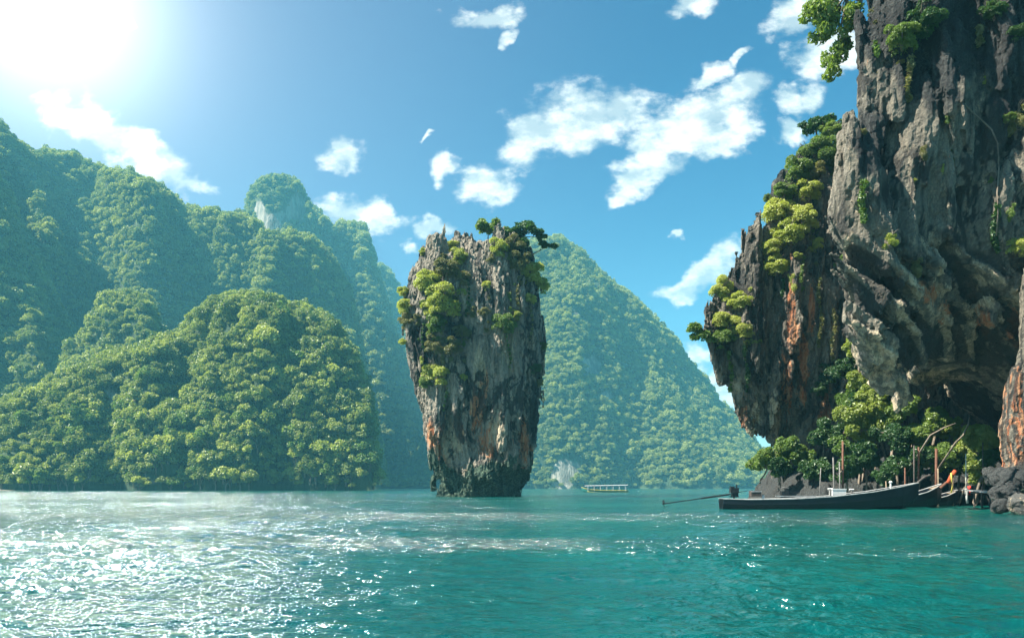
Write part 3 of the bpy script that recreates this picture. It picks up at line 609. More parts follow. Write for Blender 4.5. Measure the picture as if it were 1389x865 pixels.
# shore terrain behind the boats
nx, ny = 300, 220; X, Y = np.meshgrid(np.linspace(19, 44, nx), np.linspace(50.5, 72, ny), indexing='ij')
Z = -1.7+4.2*sst(Y, 51.5, 62)+.5*fbm(X*.3, Y*.3, 0*X, 4)+1.1*(voro(X*.6, Y*.6, 3)[2]-.5)+.5*(voro(X*1.7, Y*1.7, 3)[2]-.5)+.3*fbm(X*1.5, Y*1.5, 0*X, 3); Z = Z*sst(X, 19.5, 23.5)-2.2*(1-sst(X, 19.5, 23.5)); Z[:, 0] = -2.2; Z[0] = -2.2
a = (np.arange(nx-1)[:, None]*ny+np.arange(ny-1)).reshape(-1); uu = np.zeros(nx*ny)
tag(obj('shore', mesh_np('shore', np.stack([X, Y, Z], -1).reshape(-1, 3), np.stack([a, a+ny, a+ny+1, a+1], 1), True, {'lichen_shade': uu+.7, 'block': uu, 'stain': uu, 'pale': uu, 'algae': uu+.1}), M['shore']),
    'dark rocky shore rising behind the moored boats', 'shore', kind='structure')
# boulders
BD = [(1372, 651, 38.5, 26, 16, 'round dark boulder at the foot of the orange column'), (1362, 668, 37.5, 17, 12, 'dark wedge-shaped boulder under the round one'),
      (1358, 686, 36.8, 13, 10, 'low wet black boulder at the waterline beside the column'), (1385, 684, 36, 15, 16, 'pale lichened and mottled boulder at the right edge of the water'),
      (1345, 645, 42, 12, 12, 'small shaded boulder left of the orange column'), (1405, 664, 38, 22, 20, 'big dark boulder behind the pale one at the edge')]
for i, (bx, by, D, rx, rz, lb) in enumerate(BD):
    c = P(bx, by, D); a_, b2 = rx/F*D, rz/F*D
    def bb(x, y, z, a_=a_, b2=b2): return (np.sqrt((x/a_)**2+(y/a_)**2+(z/b2)**2)-1)*min(a_, b2)
    def bf(x, y, z, d, i=i, s=a_): 
        f1, f2, q = voro(x*1.6/s+i*9, y*1.6/s, 5, z*1.6/s); return d-.22*s*fbm(x*1.2/s+i*5, y*1.2/s, z*1.2/s, 4)+(q-.5)*.22*s+.06*s*np.exp(-((f2-f1)/.1)**2)
    V, Q = sdf_mesh(bb, bf, (-1.6*a_, -1.6*a_, -1.6*b2), (1.6*a_, 1.6*a_, 1.6*b2), .045, 3); n_ = len(V)
    o = obj('boulder', mesh_np('boulder', V, Q, True, {'lichen_shade': np.full(n_, .25 if i == 3 else .8), 'block': np.zeros(n_), 'stain': np.zeros(n_), 'pale': np.full(n_, .35 if i == 3 else 0), 'algae': .5*sst(-V[:, 2], 0, b2)}), M['boulder'], loc=c)
    tag(o, lb, 'boulder', 'boulders under the flowstone column')
# ------------------------------------------------------------------ vegetation on the rocks
BP = []
for k in range(5):
    rg = np.random.default_rng(140+k); L = []
    for q in range(15+2*k):
        o = rg.normal(size=3); o /= np.linalg.norm(o); o *= rg.random()**.4; L.append((o[0]*.72, o[1]*.5, o[2]*.62, rg.uniform(.2, .38), .85))
    V, Q = leaf_cloud(L, 8500, .047, rg, .45, .6, .35, -.3, 1.9); BP.append((V, Q))
for k in range(2):      # hanging sprays
    rg = np.random.default_rng(160+k); L = [(rg.normal()*.35, rg.normal()*.25, -.2*j+rg.normal()*.1, .28+.02*j, 1.0) for j in range(9)]
    V, Q = leaf_cloud(L, 1800, .09, rg, .2, .6, .5, -1, 2.2); BP.append((V, Q))
_bm = {}
def bush_mesh(i, mat):
    if (i, mat.name) not in _bm:
        me = mesh_np('crown', *BP[i]); me.materials.append(mat); _bm[(i, mat.name)] = me
    return _bm[(i, mat.name)]
def stem_mesh(k):
    rg = np.random.default_rng(200+k); mb = MB()
    for q in range(6):
        a = rg.uniform(0, 6.28); p = [Vector((0, 0, -.5)), Vector((.12*math.cos(a), .12*math.sin(a), -.1)), Vector((.4*math.cos(a), .4*math.sin(a), .18)), Vector((.7*math.cos(a+.3), .7*math.sin(a+.3), .4))]
        mb.tube(p, [.05, .04, .025, .008], 5)
    me = bpy.data.meshes.new('stem'); me.from_pydata(mb.v, [], mb.f); me.update(); me.materials.append(M['bark']); return me
STEMS = [stem_mesh(k) for k in range(3)]
MK = {'l': 'leaf_lime', 'm': 'leaf_mid', 'd': 'leaf_dark', 'y': 'leaf_dry'}
CW = {'l': 'lime green', 'm': 'fresh green', 'd': 'dark green', 'y': 'dull olive'}
def bush(rock, px, py, r, col, where, kind=None, sz=None, name='shrub', cat='shrub', grp=None):
    p, n = seek(px, py, rock, 5)
    if p is None: p, n = seek(px, py, rock, 14)
    if p is None: print('no surface', px, py); return
    D = p.y; rad = r/F*D*1.18; k = kind if kind is not None else random.randrange(5)
    p = Vector(((px-CX)/F*D, D, CAM_H+(HY-py)/F*D)); p += Vector((0, -rad*.1, 0))
    e = empty(name, p, random.uniform(0, 6.28)); tag(e, '%s %s %s' % (CW[col], 'spray of hanging leaves' if k > 4 else 'bush', where), cat, grp)
    c = obj('crown', bush_mesh(k, M[MK[col]]), parent=e); q = rad*1.15; c.scale = (q, q, q*(sz or random.uniform(.85, 1.2)))
    s = obj('stem', STEMS[k % 3], parent=e); s.scale = (q,)*3; return e
G1 = 'bushes growing on the rock pillar'; RP = ROCKS['pillar']
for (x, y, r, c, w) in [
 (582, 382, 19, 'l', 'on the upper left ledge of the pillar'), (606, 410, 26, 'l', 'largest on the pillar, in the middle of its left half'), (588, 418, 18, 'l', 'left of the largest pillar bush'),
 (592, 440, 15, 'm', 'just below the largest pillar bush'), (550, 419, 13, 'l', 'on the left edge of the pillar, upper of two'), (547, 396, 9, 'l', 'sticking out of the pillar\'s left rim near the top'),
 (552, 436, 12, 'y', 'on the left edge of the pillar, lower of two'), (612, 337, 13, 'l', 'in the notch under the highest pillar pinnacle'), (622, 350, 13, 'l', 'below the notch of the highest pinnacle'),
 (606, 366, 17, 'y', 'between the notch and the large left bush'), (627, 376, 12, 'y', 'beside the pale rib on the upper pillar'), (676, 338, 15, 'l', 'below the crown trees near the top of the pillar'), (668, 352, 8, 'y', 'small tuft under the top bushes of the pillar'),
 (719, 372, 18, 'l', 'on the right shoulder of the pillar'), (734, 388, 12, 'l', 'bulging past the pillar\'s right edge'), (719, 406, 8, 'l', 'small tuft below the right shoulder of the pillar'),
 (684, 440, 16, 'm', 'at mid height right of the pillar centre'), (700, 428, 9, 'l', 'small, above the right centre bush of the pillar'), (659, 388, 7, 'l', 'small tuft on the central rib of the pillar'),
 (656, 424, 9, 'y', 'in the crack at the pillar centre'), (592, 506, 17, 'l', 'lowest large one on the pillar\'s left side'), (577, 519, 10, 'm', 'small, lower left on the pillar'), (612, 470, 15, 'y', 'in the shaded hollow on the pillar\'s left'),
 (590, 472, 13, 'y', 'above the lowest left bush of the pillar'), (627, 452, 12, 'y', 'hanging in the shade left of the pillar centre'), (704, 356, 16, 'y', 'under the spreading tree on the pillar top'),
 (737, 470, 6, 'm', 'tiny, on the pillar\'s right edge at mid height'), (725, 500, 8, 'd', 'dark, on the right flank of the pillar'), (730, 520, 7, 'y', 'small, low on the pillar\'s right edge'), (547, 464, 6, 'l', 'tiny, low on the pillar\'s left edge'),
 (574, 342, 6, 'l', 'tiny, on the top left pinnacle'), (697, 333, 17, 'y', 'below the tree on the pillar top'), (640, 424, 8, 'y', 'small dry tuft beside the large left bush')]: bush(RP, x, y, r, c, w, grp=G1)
def tufts(rock, n, box, rr, lab, grp):
    for i in range(n):
        for _ in range(40):
            x = random.uniform(box[0], box[2]); y = random.uniform(box[1], box[3]); p, nn = seek(x, y, rock, 3)
            if p is not None and p.y < box[4]: break
        else: continue
        r = random.uniform(*rr); rad = r/F*p.y; e = empty('shrub', Vector(((x-CX)/F*p.y, p.y-rad*.1, CAM_H+(HY-y)/F*p.y)), random.uniform(0, 6.28)); tag(e, lab, 'shrub', grp)
        c = obj('crown', bush_mesh(random.choice((0, 1, 2, 3, 4, 5, 6)), M[random.choice(('leaf_dry', 'leaf_dry', 'leaf_mid', 'leaf_lime'))]), parent=e); c.scale = (rad, rad, rad*random.uniform(.8, 1.5))
        obj('stem', STEMS[i % 3], parent=e).scale = (rad,)*3
tufts(RP, 26, (556, 345, 640, 520, 112), (3.5, 8), 'tiny dry scrub tuft clinging to the left half of the pillar face', 'scrub tufts on the left half of the pillar')
tufts(RP, 12, (655, 335, 732, 450, 112), (3, 6), 'tiny scrub tuft on the upper right face of the pillar', 'scrub tufts on the upper right of the pillar')
G2 = 'bushes growing on the middle cliff'; RM = ROCKS['mid']
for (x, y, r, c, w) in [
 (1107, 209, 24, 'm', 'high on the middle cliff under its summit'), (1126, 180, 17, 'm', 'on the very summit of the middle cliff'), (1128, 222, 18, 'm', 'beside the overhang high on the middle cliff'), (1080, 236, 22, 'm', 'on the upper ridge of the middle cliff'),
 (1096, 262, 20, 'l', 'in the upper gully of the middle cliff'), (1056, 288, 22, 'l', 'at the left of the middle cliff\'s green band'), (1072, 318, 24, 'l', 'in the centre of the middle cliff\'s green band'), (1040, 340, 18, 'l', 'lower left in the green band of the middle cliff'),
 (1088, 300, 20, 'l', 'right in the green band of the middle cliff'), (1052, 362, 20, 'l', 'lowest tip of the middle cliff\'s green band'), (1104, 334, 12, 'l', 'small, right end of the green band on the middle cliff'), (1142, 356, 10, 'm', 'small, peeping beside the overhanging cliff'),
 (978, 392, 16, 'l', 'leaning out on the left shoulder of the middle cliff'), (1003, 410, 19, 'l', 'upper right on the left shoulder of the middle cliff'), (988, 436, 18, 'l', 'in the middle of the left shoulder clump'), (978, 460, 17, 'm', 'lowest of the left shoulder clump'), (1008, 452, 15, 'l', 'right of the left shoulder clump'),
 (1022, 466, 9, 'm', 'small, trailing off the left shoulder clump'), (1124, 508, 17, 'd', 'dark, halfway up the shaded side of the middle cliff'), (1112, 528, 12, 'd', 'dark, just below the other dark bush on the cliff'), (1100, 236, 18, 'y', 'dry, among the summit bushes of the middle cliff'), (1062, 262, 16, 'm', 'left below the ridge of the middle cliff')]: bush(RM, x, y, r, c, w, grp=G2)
for (x, y, r, c, k, w) in [
 (1205, 86, 14, 'l', 5, 'dangling from the dark notch high on the overhang'), (1222, 56, 22, 'm', 0, 'in the dark notch near the top of the overhang'), (1256, 28, 26, 'd', 1, 'at the top of the overhanging cliff, partly cut by the frame'), (1347, 18, 18, 'd', 2, 'at the top right of the overhanging cliff'),
 (1374, 48, 15, 'd', 3, 'below the top right bush of the overhang'), (1380, 148, 13, 'y', 5, 'drooping at the upper right rim'), (1367, 160, 8, 'm', 4, 'small, beside the drooping upper right tuft'), (1290, 204, 9, 'y', 6, 'on the upper middle face of the overhang'),
 (1263, 231, 8, 'l', 4, 'tiny, in the middle of the overhanging face'), (1209, 317, 9, 'l', 6, 'small, on the lower left flutes of the overhang'), (1372, 279, 7, 'm', 5, 'tiny, low on the right of the overhang'), (1382, 337, 16, 'l', 2, 'bright, at the right picture edge above the column'),
 (1253, 198, 6, 'y', 6, 'tiny dry, on the upper face of the overhang'), (1244, 350, 9, 'y', 6, 'dry, at the lip of the overhang')]:
    bush(ROCKS['near'], x, y, r, c, w, kind=k, grp='bushes growing on the overhanging cliff')
tufts(RM, 26, (1035, 200, 1135, 380, 75), (4, 9), 'tiny scrub tuft among the green band high on the middle cliff', 'scrub tufts in the green band of the middle cliff')
tufts(RM, 8, (965, 370, 1030, 480, 75), (3.5, 7), 'tiny scrub tuft on the left shoulder of the middle cliff', 'scrub tufts on the shoulder of the middle cliff')
tufts(ROCKS['near'], 16, (1170, 5, 1388, 330, 52), (3, 7), 'tiny hanging tuft on the fluted face of the overhanging cliff', 'scrub tufts on the overhanging face')
# trees: trunk with limbs and a crown of its own
def tree(base, top, crowns, mat, label, n=2600, leaf=.26, trunk_r=.12, bark='bark', name='tree', seed=0, grp=None, hang=-.6, up=.5):
    """base, top: foot and fork of the trunk; crowns: (point, radius, squash) foliage masses at the limb ends"""
    rg = np.random.default_rng(seed); e = empty(name, base); b = Vector(base); t = Vector(top)-b; mb = MB()
    mid = t*.5+Vector((rg.normal()*.1, rg.normal()*.1, 0))*t.length*.4; mb.tube([(0, 0, -.3), (0, 0, 0), mid, t], [trunk_r*1.3, trunk_r*1.1, trunk_r*.85, trunk_r*.7], 8); L = []
    for (c, r, sq) in crowns:
        c = Vector(c)-b; m2 = t.lerp(c, .5)+Vector((0, 0, .12*r)); mb.tube([t, m2, c], [trunk_r*.6, trunk_r*.4, trunk_r*.15], 6)
        for k in range(7):
            o = Vector(rg.normal(size=3)); o.normalize(); o = Vector((o.x*r*.7, o.y*r*.7, o.z*r*.5*sq)); q = c+o; L.append((q.x, q.y, q.z, r*rg.uniform(.32, .52), .7*sq+.2)); mb.tube([c, q], [trunk_r*.2, trunk_r*.06], 4, False)
    V, Q = leaf_cloud(L, n, leaf, rg, up, .6, .5, hang, 1.9)
    mb.build('trunk', M[bark], e, True); obj('crown', mesh_np('crown', V, Q), M[mat], parent=e); tag(e, label, 'tree', grp); return e
D = 104
tree(P(662, 325, D), P(662, 315, D), [(P(655, 308, D), 1.0, 1), (P(664, 303, D), 1.3, 1), (P(672, 314, D), 1.0, 1)], 'leaf_mid', 'small upright green tree on the pillar top beside the pinnacle', 1100, .3, .08, seed=1)
tree(P(706, 340, D), P(708, 322, D), [(P(698, 318, D), 1.2, .8), (P(712, 309, D), 1.3, .8), (P(724, 312, D-1), 1.2, .7), (P(734, 322, D), .8, .6), (P(704, 330, D-1), 1.2, .8)], 'leaf_dark', 'dark spreading tree at the right of the pillar top', 1700, .28, .13, seed=2)
tree(P(722, 345, D), P(732, 340, D), [(P(746, 334, D), .9, .6), (P(738, 332, D), .8, .6)], 'leaf_dark', 'little tree leaning out past the pillar\'s right edge like an umbrella', 700, .26, .08, seed=3)
tree(P(684, 332, D), P(684, 322, D), [(P(680, 318, D), 1.0, .8), (P(690, 315, D), 1.0, .8)], 'leaf_mid', 'low tree between the two others on the pillar top', 800, .28, .08, seed=4)
D = 64
tree(P(974, 462, D), P(964, 456, D), [(P(943, 446, D), .8, .6), (P(950, 456, D), .8, .6), (P(960, 460, D), .6, .6)], 'leaf_mid', 'small tree reaching out left from the middle cliff over the sky', 1500, .17, .06, seed=5)
D = 68
tree(P(1108, 185, D), P(1106, 175, D), [(P(1098, 172, D), .9, .7), (P(1114, 168, D), 1.0, .7), (P(1132, 165, D), 1.1, .7)], 'leaf_dark', 'dark tree crowning the middle cliff', 1800, .2, .08, seed=6)
D = 44
tree(P(1168, 2, D), P(1150, -8, D), [(P(1120, 10, D), 1.1, 1), (P(1138, 24, D), 1.1, 1), (P(1110, 42, D), .75, 1.1), (P(1146, 50, D), .8, 1.2), (P(1132, 76, D), .65, 1.3), (P(1128, 98, D), .5, 1.2), (P(1140, -18, D), 1.3, 1), (P(1108, 22, D), .8, .9)],
     'leaf_mid', 'leafy tree hanging over the top left rim of the overhanging cliff', 5200, .15, .10, seed=7, up=.1, hang=-1)
G3 = 'trees on the shore behind the moored boats'
SH = [(1042, 622, 20, 62, 'm', 'over the stern of the long boat'), (1076, 614, 22, 62, 'm', 'second from the left behind the long boat'), (1058, 632, 14, 61, 'd', 'low and dark behind the engine of the long boat'),
 (1120, 584, 22, 61, 'd', 'against the dark base of the middle cliff'), (1172, 572, 30, 57, 'l', 'broadest and palest, above the tall brown pole'), (1148, 604, 20, 59, 'm', 'behind the white box of the long boat'),
 (1176, 515, 22, 58, 'l', 'climbing the gap between the two cliffs, middle'), (1166, 470, 20, 59, 'l', 'highest in the gap between the two cliffs'), (1178, 548, 20, 58, 'd', 'in the gap below the climbing trees'), (1186, 440, 12, 62, 'd', 'small dark, right at the top of the gap'),
 (1222, 552, 18, 56, 'm', 'under the hanging rock tongue'), (1213, 592, 22, 55, 'd', 'dark, behind the bow half of the long boat'), (1232, 625, 22, 54, 'd', 'bushy and dark, reaching down to the gunwale'), (1255, 582, 20, 55, 'm', 'below the cave mouth, left'),
 (1272, 622, 22, 54, 'm', 'behind the bow post of the long boat'), (1292, 580, 17, 56, 'l', 'below the middle of the cave mouth'), (1313, 598, 22, 54, 'l', 'below the cave mouth, right'), (1332, 588, 16, 53, 'm', 'next to the orange column'),
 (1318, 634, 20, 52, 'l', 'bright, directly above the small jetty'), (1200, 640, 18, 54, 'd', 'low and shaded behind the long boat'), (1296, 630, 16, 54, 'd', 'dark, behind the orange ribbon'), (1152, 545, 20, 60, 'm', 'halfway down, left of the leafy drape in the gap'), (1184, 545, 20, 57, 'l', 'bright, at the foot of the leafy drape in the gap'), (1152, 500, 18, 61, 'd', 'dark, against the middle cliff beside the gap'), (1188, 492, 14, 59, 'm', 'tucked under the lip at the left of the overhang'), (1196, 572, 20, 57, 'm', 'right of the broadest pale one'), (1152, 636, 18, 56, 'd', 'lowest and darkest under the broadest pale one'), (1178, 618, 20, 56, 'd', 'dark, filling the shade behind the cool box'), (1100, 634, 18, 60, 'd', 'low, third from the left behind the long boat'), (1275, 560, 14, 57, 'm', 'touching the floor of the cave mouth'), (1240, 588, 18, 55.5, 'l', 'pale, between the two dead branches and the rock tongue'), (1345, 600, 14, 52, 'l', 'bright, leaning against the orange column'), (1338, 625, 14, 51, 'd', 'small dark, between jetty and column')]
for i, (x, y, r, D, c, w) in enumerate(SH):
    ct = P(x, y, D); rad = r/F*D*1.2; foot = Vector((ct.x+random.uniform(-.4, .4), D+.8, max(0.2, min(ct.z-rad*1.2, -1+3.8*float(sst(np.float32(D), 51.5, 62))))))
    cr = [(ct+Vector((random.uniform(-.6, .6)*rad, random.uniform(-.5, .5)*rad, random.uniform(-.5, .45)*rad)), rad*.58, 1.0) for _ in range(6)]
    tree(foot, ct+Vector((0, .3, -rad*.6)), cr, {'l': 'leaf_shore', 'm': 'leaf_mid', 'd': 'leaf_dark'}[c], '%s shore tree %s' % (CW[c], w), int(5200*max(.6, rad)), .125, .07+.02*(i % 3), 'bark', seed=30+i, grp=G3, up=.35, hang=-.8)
# aerial root hanging on the near cliff
mb = MB(); rp = []
for (x, y) in [(1290, 112), (1298, 128), (1312, 146), (1330, 162), (1345, 176), (1353, 195), (1355, 230), (1352, 262), (1354, 290), (1351, 320)]:
    p, n = seek(x, y, ROCKS['near'], 5)
    if p is not None: rp.append(Vector(((x-CX)/F*(p.y-.25), p.y-.25, CAM_H+(HY-y)/F*(p.y-.25))))
mb.tube(rp, .04, 6); tag(mb.build('aerial_root', M['bark'], smooth=True), 'long thin pale root trailing down the overhanging cliff face', 'root')
def creeper(rock, x, y, L, w, label, grp, i):
    q = []; k = 0; py_ = None
    while k <= L:
        p, nn = seek(x+2.5*math.sin(k*.09+i)+random.uniform(-.5, .5), y+k, rock, 4)
        if p is not None and py_ is not None and abs(p.y-py_) > 1.0: break
        if p is not None: py_ = p.y; q.append(Vector(((x+2.5*math.sin(k*.09+i)-CX)/F*(p.y-.15), p.y-.15, CAM_H+(HY-y-k)/F*(p.y-.15))))
        k += 6
    if len(q) < 3: return
    e = empty('creeper', q[0]); tag(e, label, 'creeper', grp); mb = MB(); mb.tube([p-q[0] for p in q], [w*(1-.6*a/len(q)) for a in range(len(q))], 5); mb.build('stem', M['bark'], e, True)
    lb = [((p-q[0]).x, (p-q[0]).y-.05, (p-q[0]).z, .16*random.uniform(.5, 1.3), 1.3) for p in q]
    Vv, Qq = leaf_cloud(lb, 40*len(q), .12, np.random.default_rng(i), .1, .6, .6, -1, 2.0); obj('leaves', mesh_np('leaves', Vv, Qq), M[('leaf_mid', 'leaf_dry', 'leaf_dark')[i % 3]], parent=e)
for i, (x, y, L) in enumerate([(1186, 60, 60), (1232, 80, 90), (1262, 50, 110), (1304, 200, 70), (1330, 40, 80), (1366, 80, 60), (1214, 240, 60), (1280, 250, 50), (1350, 280, 60), (1170, 250, 50)]):
    creeper(ROCKS['near'], x, y, L, .035, 'thin leafy creeper hanging down the fluted face of the overhanging cliff', 'creepers on the overhanging cliff', i)
for i, (x, y, L) in enumerate([(1060, 380, 70), (1088, 350, 80), (1112, 380, 90), (1012, 470, 60), (990, 480, 50), (1130, 420, 70)]):
    creeper(ROCKS['mid'], x, y, L, .04, 'thin leafy creeper trailing below the bushes of the middle cliff', 'creepers on the middle cliff', 20+i)
for i, (x, y, L) in enumerate([(600, 440, 50), (575, 440, 40), (690, 450, 50), (720, 410, 50), (634, 380, 50), (604, 520, 36), (704, 370, 50)]):
    creeper(ROCKS['pillar'], x, y, L, .05, 'thin leafy creeper trailing below the bushes of the rock pillar', 'creepers on the rock pillar', 40+i)
for i, pts_ in enumerate([[(1296, 600), (1306, 590), (1313, 576), (1316, 560)], [(1262, 590), (1280, 580), (1296, 574)]]):
    mb = MB(); q = [P(x, y, 51.5+.3*i) for x, y in pts_]; mb.tube([q[0]+Vector((-.3, 2.5, -2.4))]+q, [.07, .06, .05, .04, .02][:len(q)+1], 6)
    tag(mb.build('dead_branch', M['bark'], smooth=True), ('pale bare branch rising steeply below the cave mouth', 'pale bare branch lying nearly level below the cave mouth')[i], 'branch')
# ------------------------------------------------------------------ boats
M['hull'] = plain('dark painted hull', (.005, .007, .012), .4, 0, .3, 2); M['wood'] = plain('worn wood', (.20, .15, .10), .8); M['wood_dark'] = plain('dark wood', (.05, .04, .035), .7)
M['trim'] = plain('pale gunwale', (.30, .31, .31), .6); M['metal'] = plain('engine metal', (.03, .032, .035), .45, .6); M['white'] = plain('white paint', (.62, .62, .60), .5, 0, .08)
M['orange'] = plain('orange cloth', (.42, .07, .02), .8); M['brown'] = plain('red brown pole', (.11, .045, .025), .8); M['steel'] = plain('grey pipe', (.12, .115, .11), .7)
M['green'] = plain('sea green paint', (.02, .16, .13), .5); M['yellow'] = plain('yellow paint', (.45, .38, .07), .5, 0, .1); M['rope'] = plain('pale rope', (.5, .48, .4), .9); M['red'] = plain('red cloth', (.6, .04, .03), .8)
def hull_rings(L, beam, st, inset=0.0):
    """st: (fraction of the length, beam factor, gunwale height, keel depth)"""
    rings = []
    fr = np.linspace(0, 1, 34)
    for f in fr:
        bw = float(np.interp(f, [s[0] for s in st], [s[1] for s in st]))*beam/2-inset; h = float(np.interp(f, [s[0] for s in st], [s[2] for s in st])); k = float(np.interp(f, [s[0] for s in st], [s[3] for s in st]))
        bw = max(bw, .015); k += inset
        r = [Vector((f*L, bw, h)), Vector((f*L, bw*.97, h*.6+k*.4)), Vector((f*L, bw*.80, h*.2+k*.8)), Vector((f*L, bw*.4, k)), Vector((f*L, -bw*.4, k)), Vector((f*L, -bw*.80, h*.2+k*.8)), Vector((f*L, -bw*.97, h*.6+k*.4)), Vector((f*L, -bw, h))]
        rings.append(r)
    return rings
ST = [(0, .62, .52, -.12), (.12, .80, .48, -.2), (.35, .98, .52, -.26), (.55, 1, .66, -.26), (.75, .86, .92, -.22), (.9, .50, 1.22, -.10), (.97, .20, 1.38, .25), (1, .05, 1.44, .6)]
def longtail(name, loc, rz, L, label, grp, engine=True, sc=1.0, prow=True):
    e = empty(name, loc, rz); tag(e, label, 'boat', grp)
    o_ = hull_rings(L, 1.6, ST); i_ = hull_rings(L, 1.6, ST, .05); mb = MB(); mb.loft(o_, False, False); mb.loft([r[::-1] for r in i_], False, False)
    mb.add(o_[0]+i_[0], [tuple(range(8)), tuple(range(15, 7, -1))]); mb.build('hull', M['hull'], e)
    g = MB()
    for k in (0, 7): g.tube([r[k]+Vector((0, 0, .02)) for r in o_], .035, 6)
    g.build('gunwale', M['trim'], e)
    d = MB(); zf = lambda f: float(np.interp(f, [s[0] for s in ST], [s[2] for s in ST])); bf_ = lambda f: float(np.interp(f, [s[0] for s in ST], [s[1] for s in ST]))*.8
    d.add([(.05*L, -bf_(.05)*.9, .1), (.05*L, bf_(.05)*.9, .1), (.88*L, .3, .25), (.88*L, -.3, .25)], [(0, 1, 2, 3)]); d.build('deck_boards', M['wood_dark'], e)
    for f in (.22, .34, .46, .60, .72):
        MB().box((f*L, 0, zf(f)-.1), (.28, bf_(f)*2-.08, .04)).build('seat', M['wood'], e)
    f = .88; b = MB(); b.add([(f*L, -bf_(f)*.95, zf(f)-.03), (f*L, bf_(f)*.95, zf(f)-.03), (.99*L, .04, 1.40), (.99*L, -.04, 1.40)], [(0, 1, 2, 3)]); b.build('foredeck', M['wood'], e)
    if prow:
        pw = MB(); pw.tube([(.985*L, 0, 1.3), (1.0*L, 0, 1.5), (1.03*L, 0, 1.78), (1.06*L, 0, 1.9)], [.07, .07, .06, .045], 8); pw.build('prow', M['wood_dark'], e)
    return e
WB = 46.0
bx0 = P(978, 689, WB)
boat = longtail('longtail_boat', (bx0.x, WB, .02), R(1), 11.5, 'long low dark wooden boat lying side-on in front of the cliffs', 'long wooden boats moored by the cliffs')
# motor with its long propeller shaft (turns on its own pivot, rests on the stern)
en = empty('longtail_engine', (bx0.x+.75, WB, .62)); tag(en, 'black motor on the stern with a long propeller shaft raised over the water', 'boat engine')
m1 = MB(); m1.box((0, 0, .42), (.46, .38, .30)).box((.04, 0, .17), (.34, .3, .26)).box((-.1, .02, .60), (.2, .26, .10)).tube([(.15, 0, .56), (.15, 0, .78)], .035, 8); m1.build('motor', M['metal'], en)
m1 = MB(); m1.tube([(0, 0, -.16), (0, 0, .08)], .05, 8).box((0, 0, .06), (.5, .24, .06)); m1.build('pivot', M['metal'], en)
tip = P(902, 682.5, WB)-Vector((bx0.x+.75, WB, .62)); m1 = MB(); a_ = Vector((-.2, 0, .2)); m1.tube([a_, a_.lerp(tip, .45)], .05, 8).tube([a_.lerp(tip, .45), tip], .028, 8); m1.build('shaft', M['metal'], en)
m1 = MB(); ax = (tip-a_).normalized(); s1 = ax.cross(Vector((0, 1, 0))).normalized(); s2 = ax.cross(s1)
for k in range(3):
    t = 2*math.pi*k/3+.5; rd = s1*math.cos(t)+s2*math.sin(t); tn = ax.cross(rd); c = tip+ax*.08
    for th in (0, .015): m1.add([c+ax*th, c+rd*.10+tn*.08+ax*(.04+th), c+rd*.24+tn*.05+ax*(.02+th), c+rd*.22-tn*.07+ax*(th-.05), c+rd*.08-tn*.06+ax*(th-.02)], [(0, 1, 2, 3, 4)])
m1.tube([tip-ax*.1, tip+ax*.16], .04, 8); m1.build('propeller', M['metal'], en)
m1 = MB(); m1.tube([tip-ax*.15+Vector((0, 0, -.02)), tip-ax*.35+Vector((0, 0, -.14)), tip-ax*.02+Vector((0, 0, -.2))], .012, 5); m1.build('skeg', M['metal'], en)
m1 = MB(); m1.tube([(.2, 0, .3), (.9, .1, .42)], .02, 6); m1.build('tiller', M['metal'], en)
def on(px, py, dy=0): p = P(px, py, WB+dy); return p
def small(name, label, cat, parts, grp=None):
    p0 = parts[0][2]; e = empty(name, p0); tag(e, label, cat, grp)
    for nm, fn, p, mt in parts: b = MB(); fn(b); b.build(nm, M[mt], e)
    return e
c = on(1136, 668); e = empty('cool_box', c); tag(e, 'white lidded cool box standing amidships in the long boat', 'cool box')
MB().box((0, 0, 0), (.78, .5, .34)).build('body', M['white'], e); MB().box((0, 0, .20), (.82, .54, .07)).build('lid', M['white'], e)
c = on(1035, 673.5); e = empty('white_can', c); tag(e, 'small white can near the stern of the long boat', 'can'); MB().tube([(0, 0, -.12), (0, 0, .1)], .09, 12).build('body', M['white'], e); MB().tube([(0, 0, .1), (0, 0, .15)], .04, 10).build('lid', M['metal'], e)
c = on(1024, 671); e = empty('crate', c); tag(e, 'dark open crate behind the motor at the stern', 'crate')
MB().box((0, 0, -.05), (.55, .5, .04)).build('base', M['wood_dark'], e)
for sx, sy, dx, dy in ((0, .25, .55, .03), (0, -.25, .55, .03), (.27, 0, .03, .5), (-.27, 0, .03, .5)): MB().box((sx, sy, .1), (dx, dy, .3)).build('side_panel', M['wood_dark'], e)
MB().box((0, -.275, .2), (.6, .03, .05)).build('rim', M['trim'], e)
c = on(1064, 669); e = empty('spare_motor', c); tag(e, 'dark spare motor lying on the boards of the long boat', 'motor')
MB().box((0, 0, 0), (.42, .36, .28)).box((.1, 0, .2), (.2, .2, .16)).build('body', M['metal'], e); MB().tube([(-.2, 0, .3), (0, 0, .36), (.25, 0, .3)], .03, 6).build('handle', M['steel'], e); MB().tube([(.2, 0, 0), (.9, .05, .05)], .03, 6).build('shaft', M['metal'], e)
c = on(1069, 672.5); b = MB(); b.box((.3, -.35, 0), (2.3, .08, .05)); tag(b.build('plank', M['trim'], loc=c), 'pale plank laid along the near side of the long boat', 'plank')
for (x, y, lb) in ((1126, 664, 'white coil bundle left of the cool box'), (1155, 665, 'pale lamp-like fitting right of the cool box')):
    c = on(x, y, -.1); e = empty('mooring_cleat', c); tag(e, lb, 'cleat'); MB().tube([(0, 0, -.35), (0, 0, .05)], .05, 8).build('post', M['steel'], e); MB().tube([(-.13, 0, .06), (.13, 0, .06)], .045, 8).build('crossbar', M['white'], e)
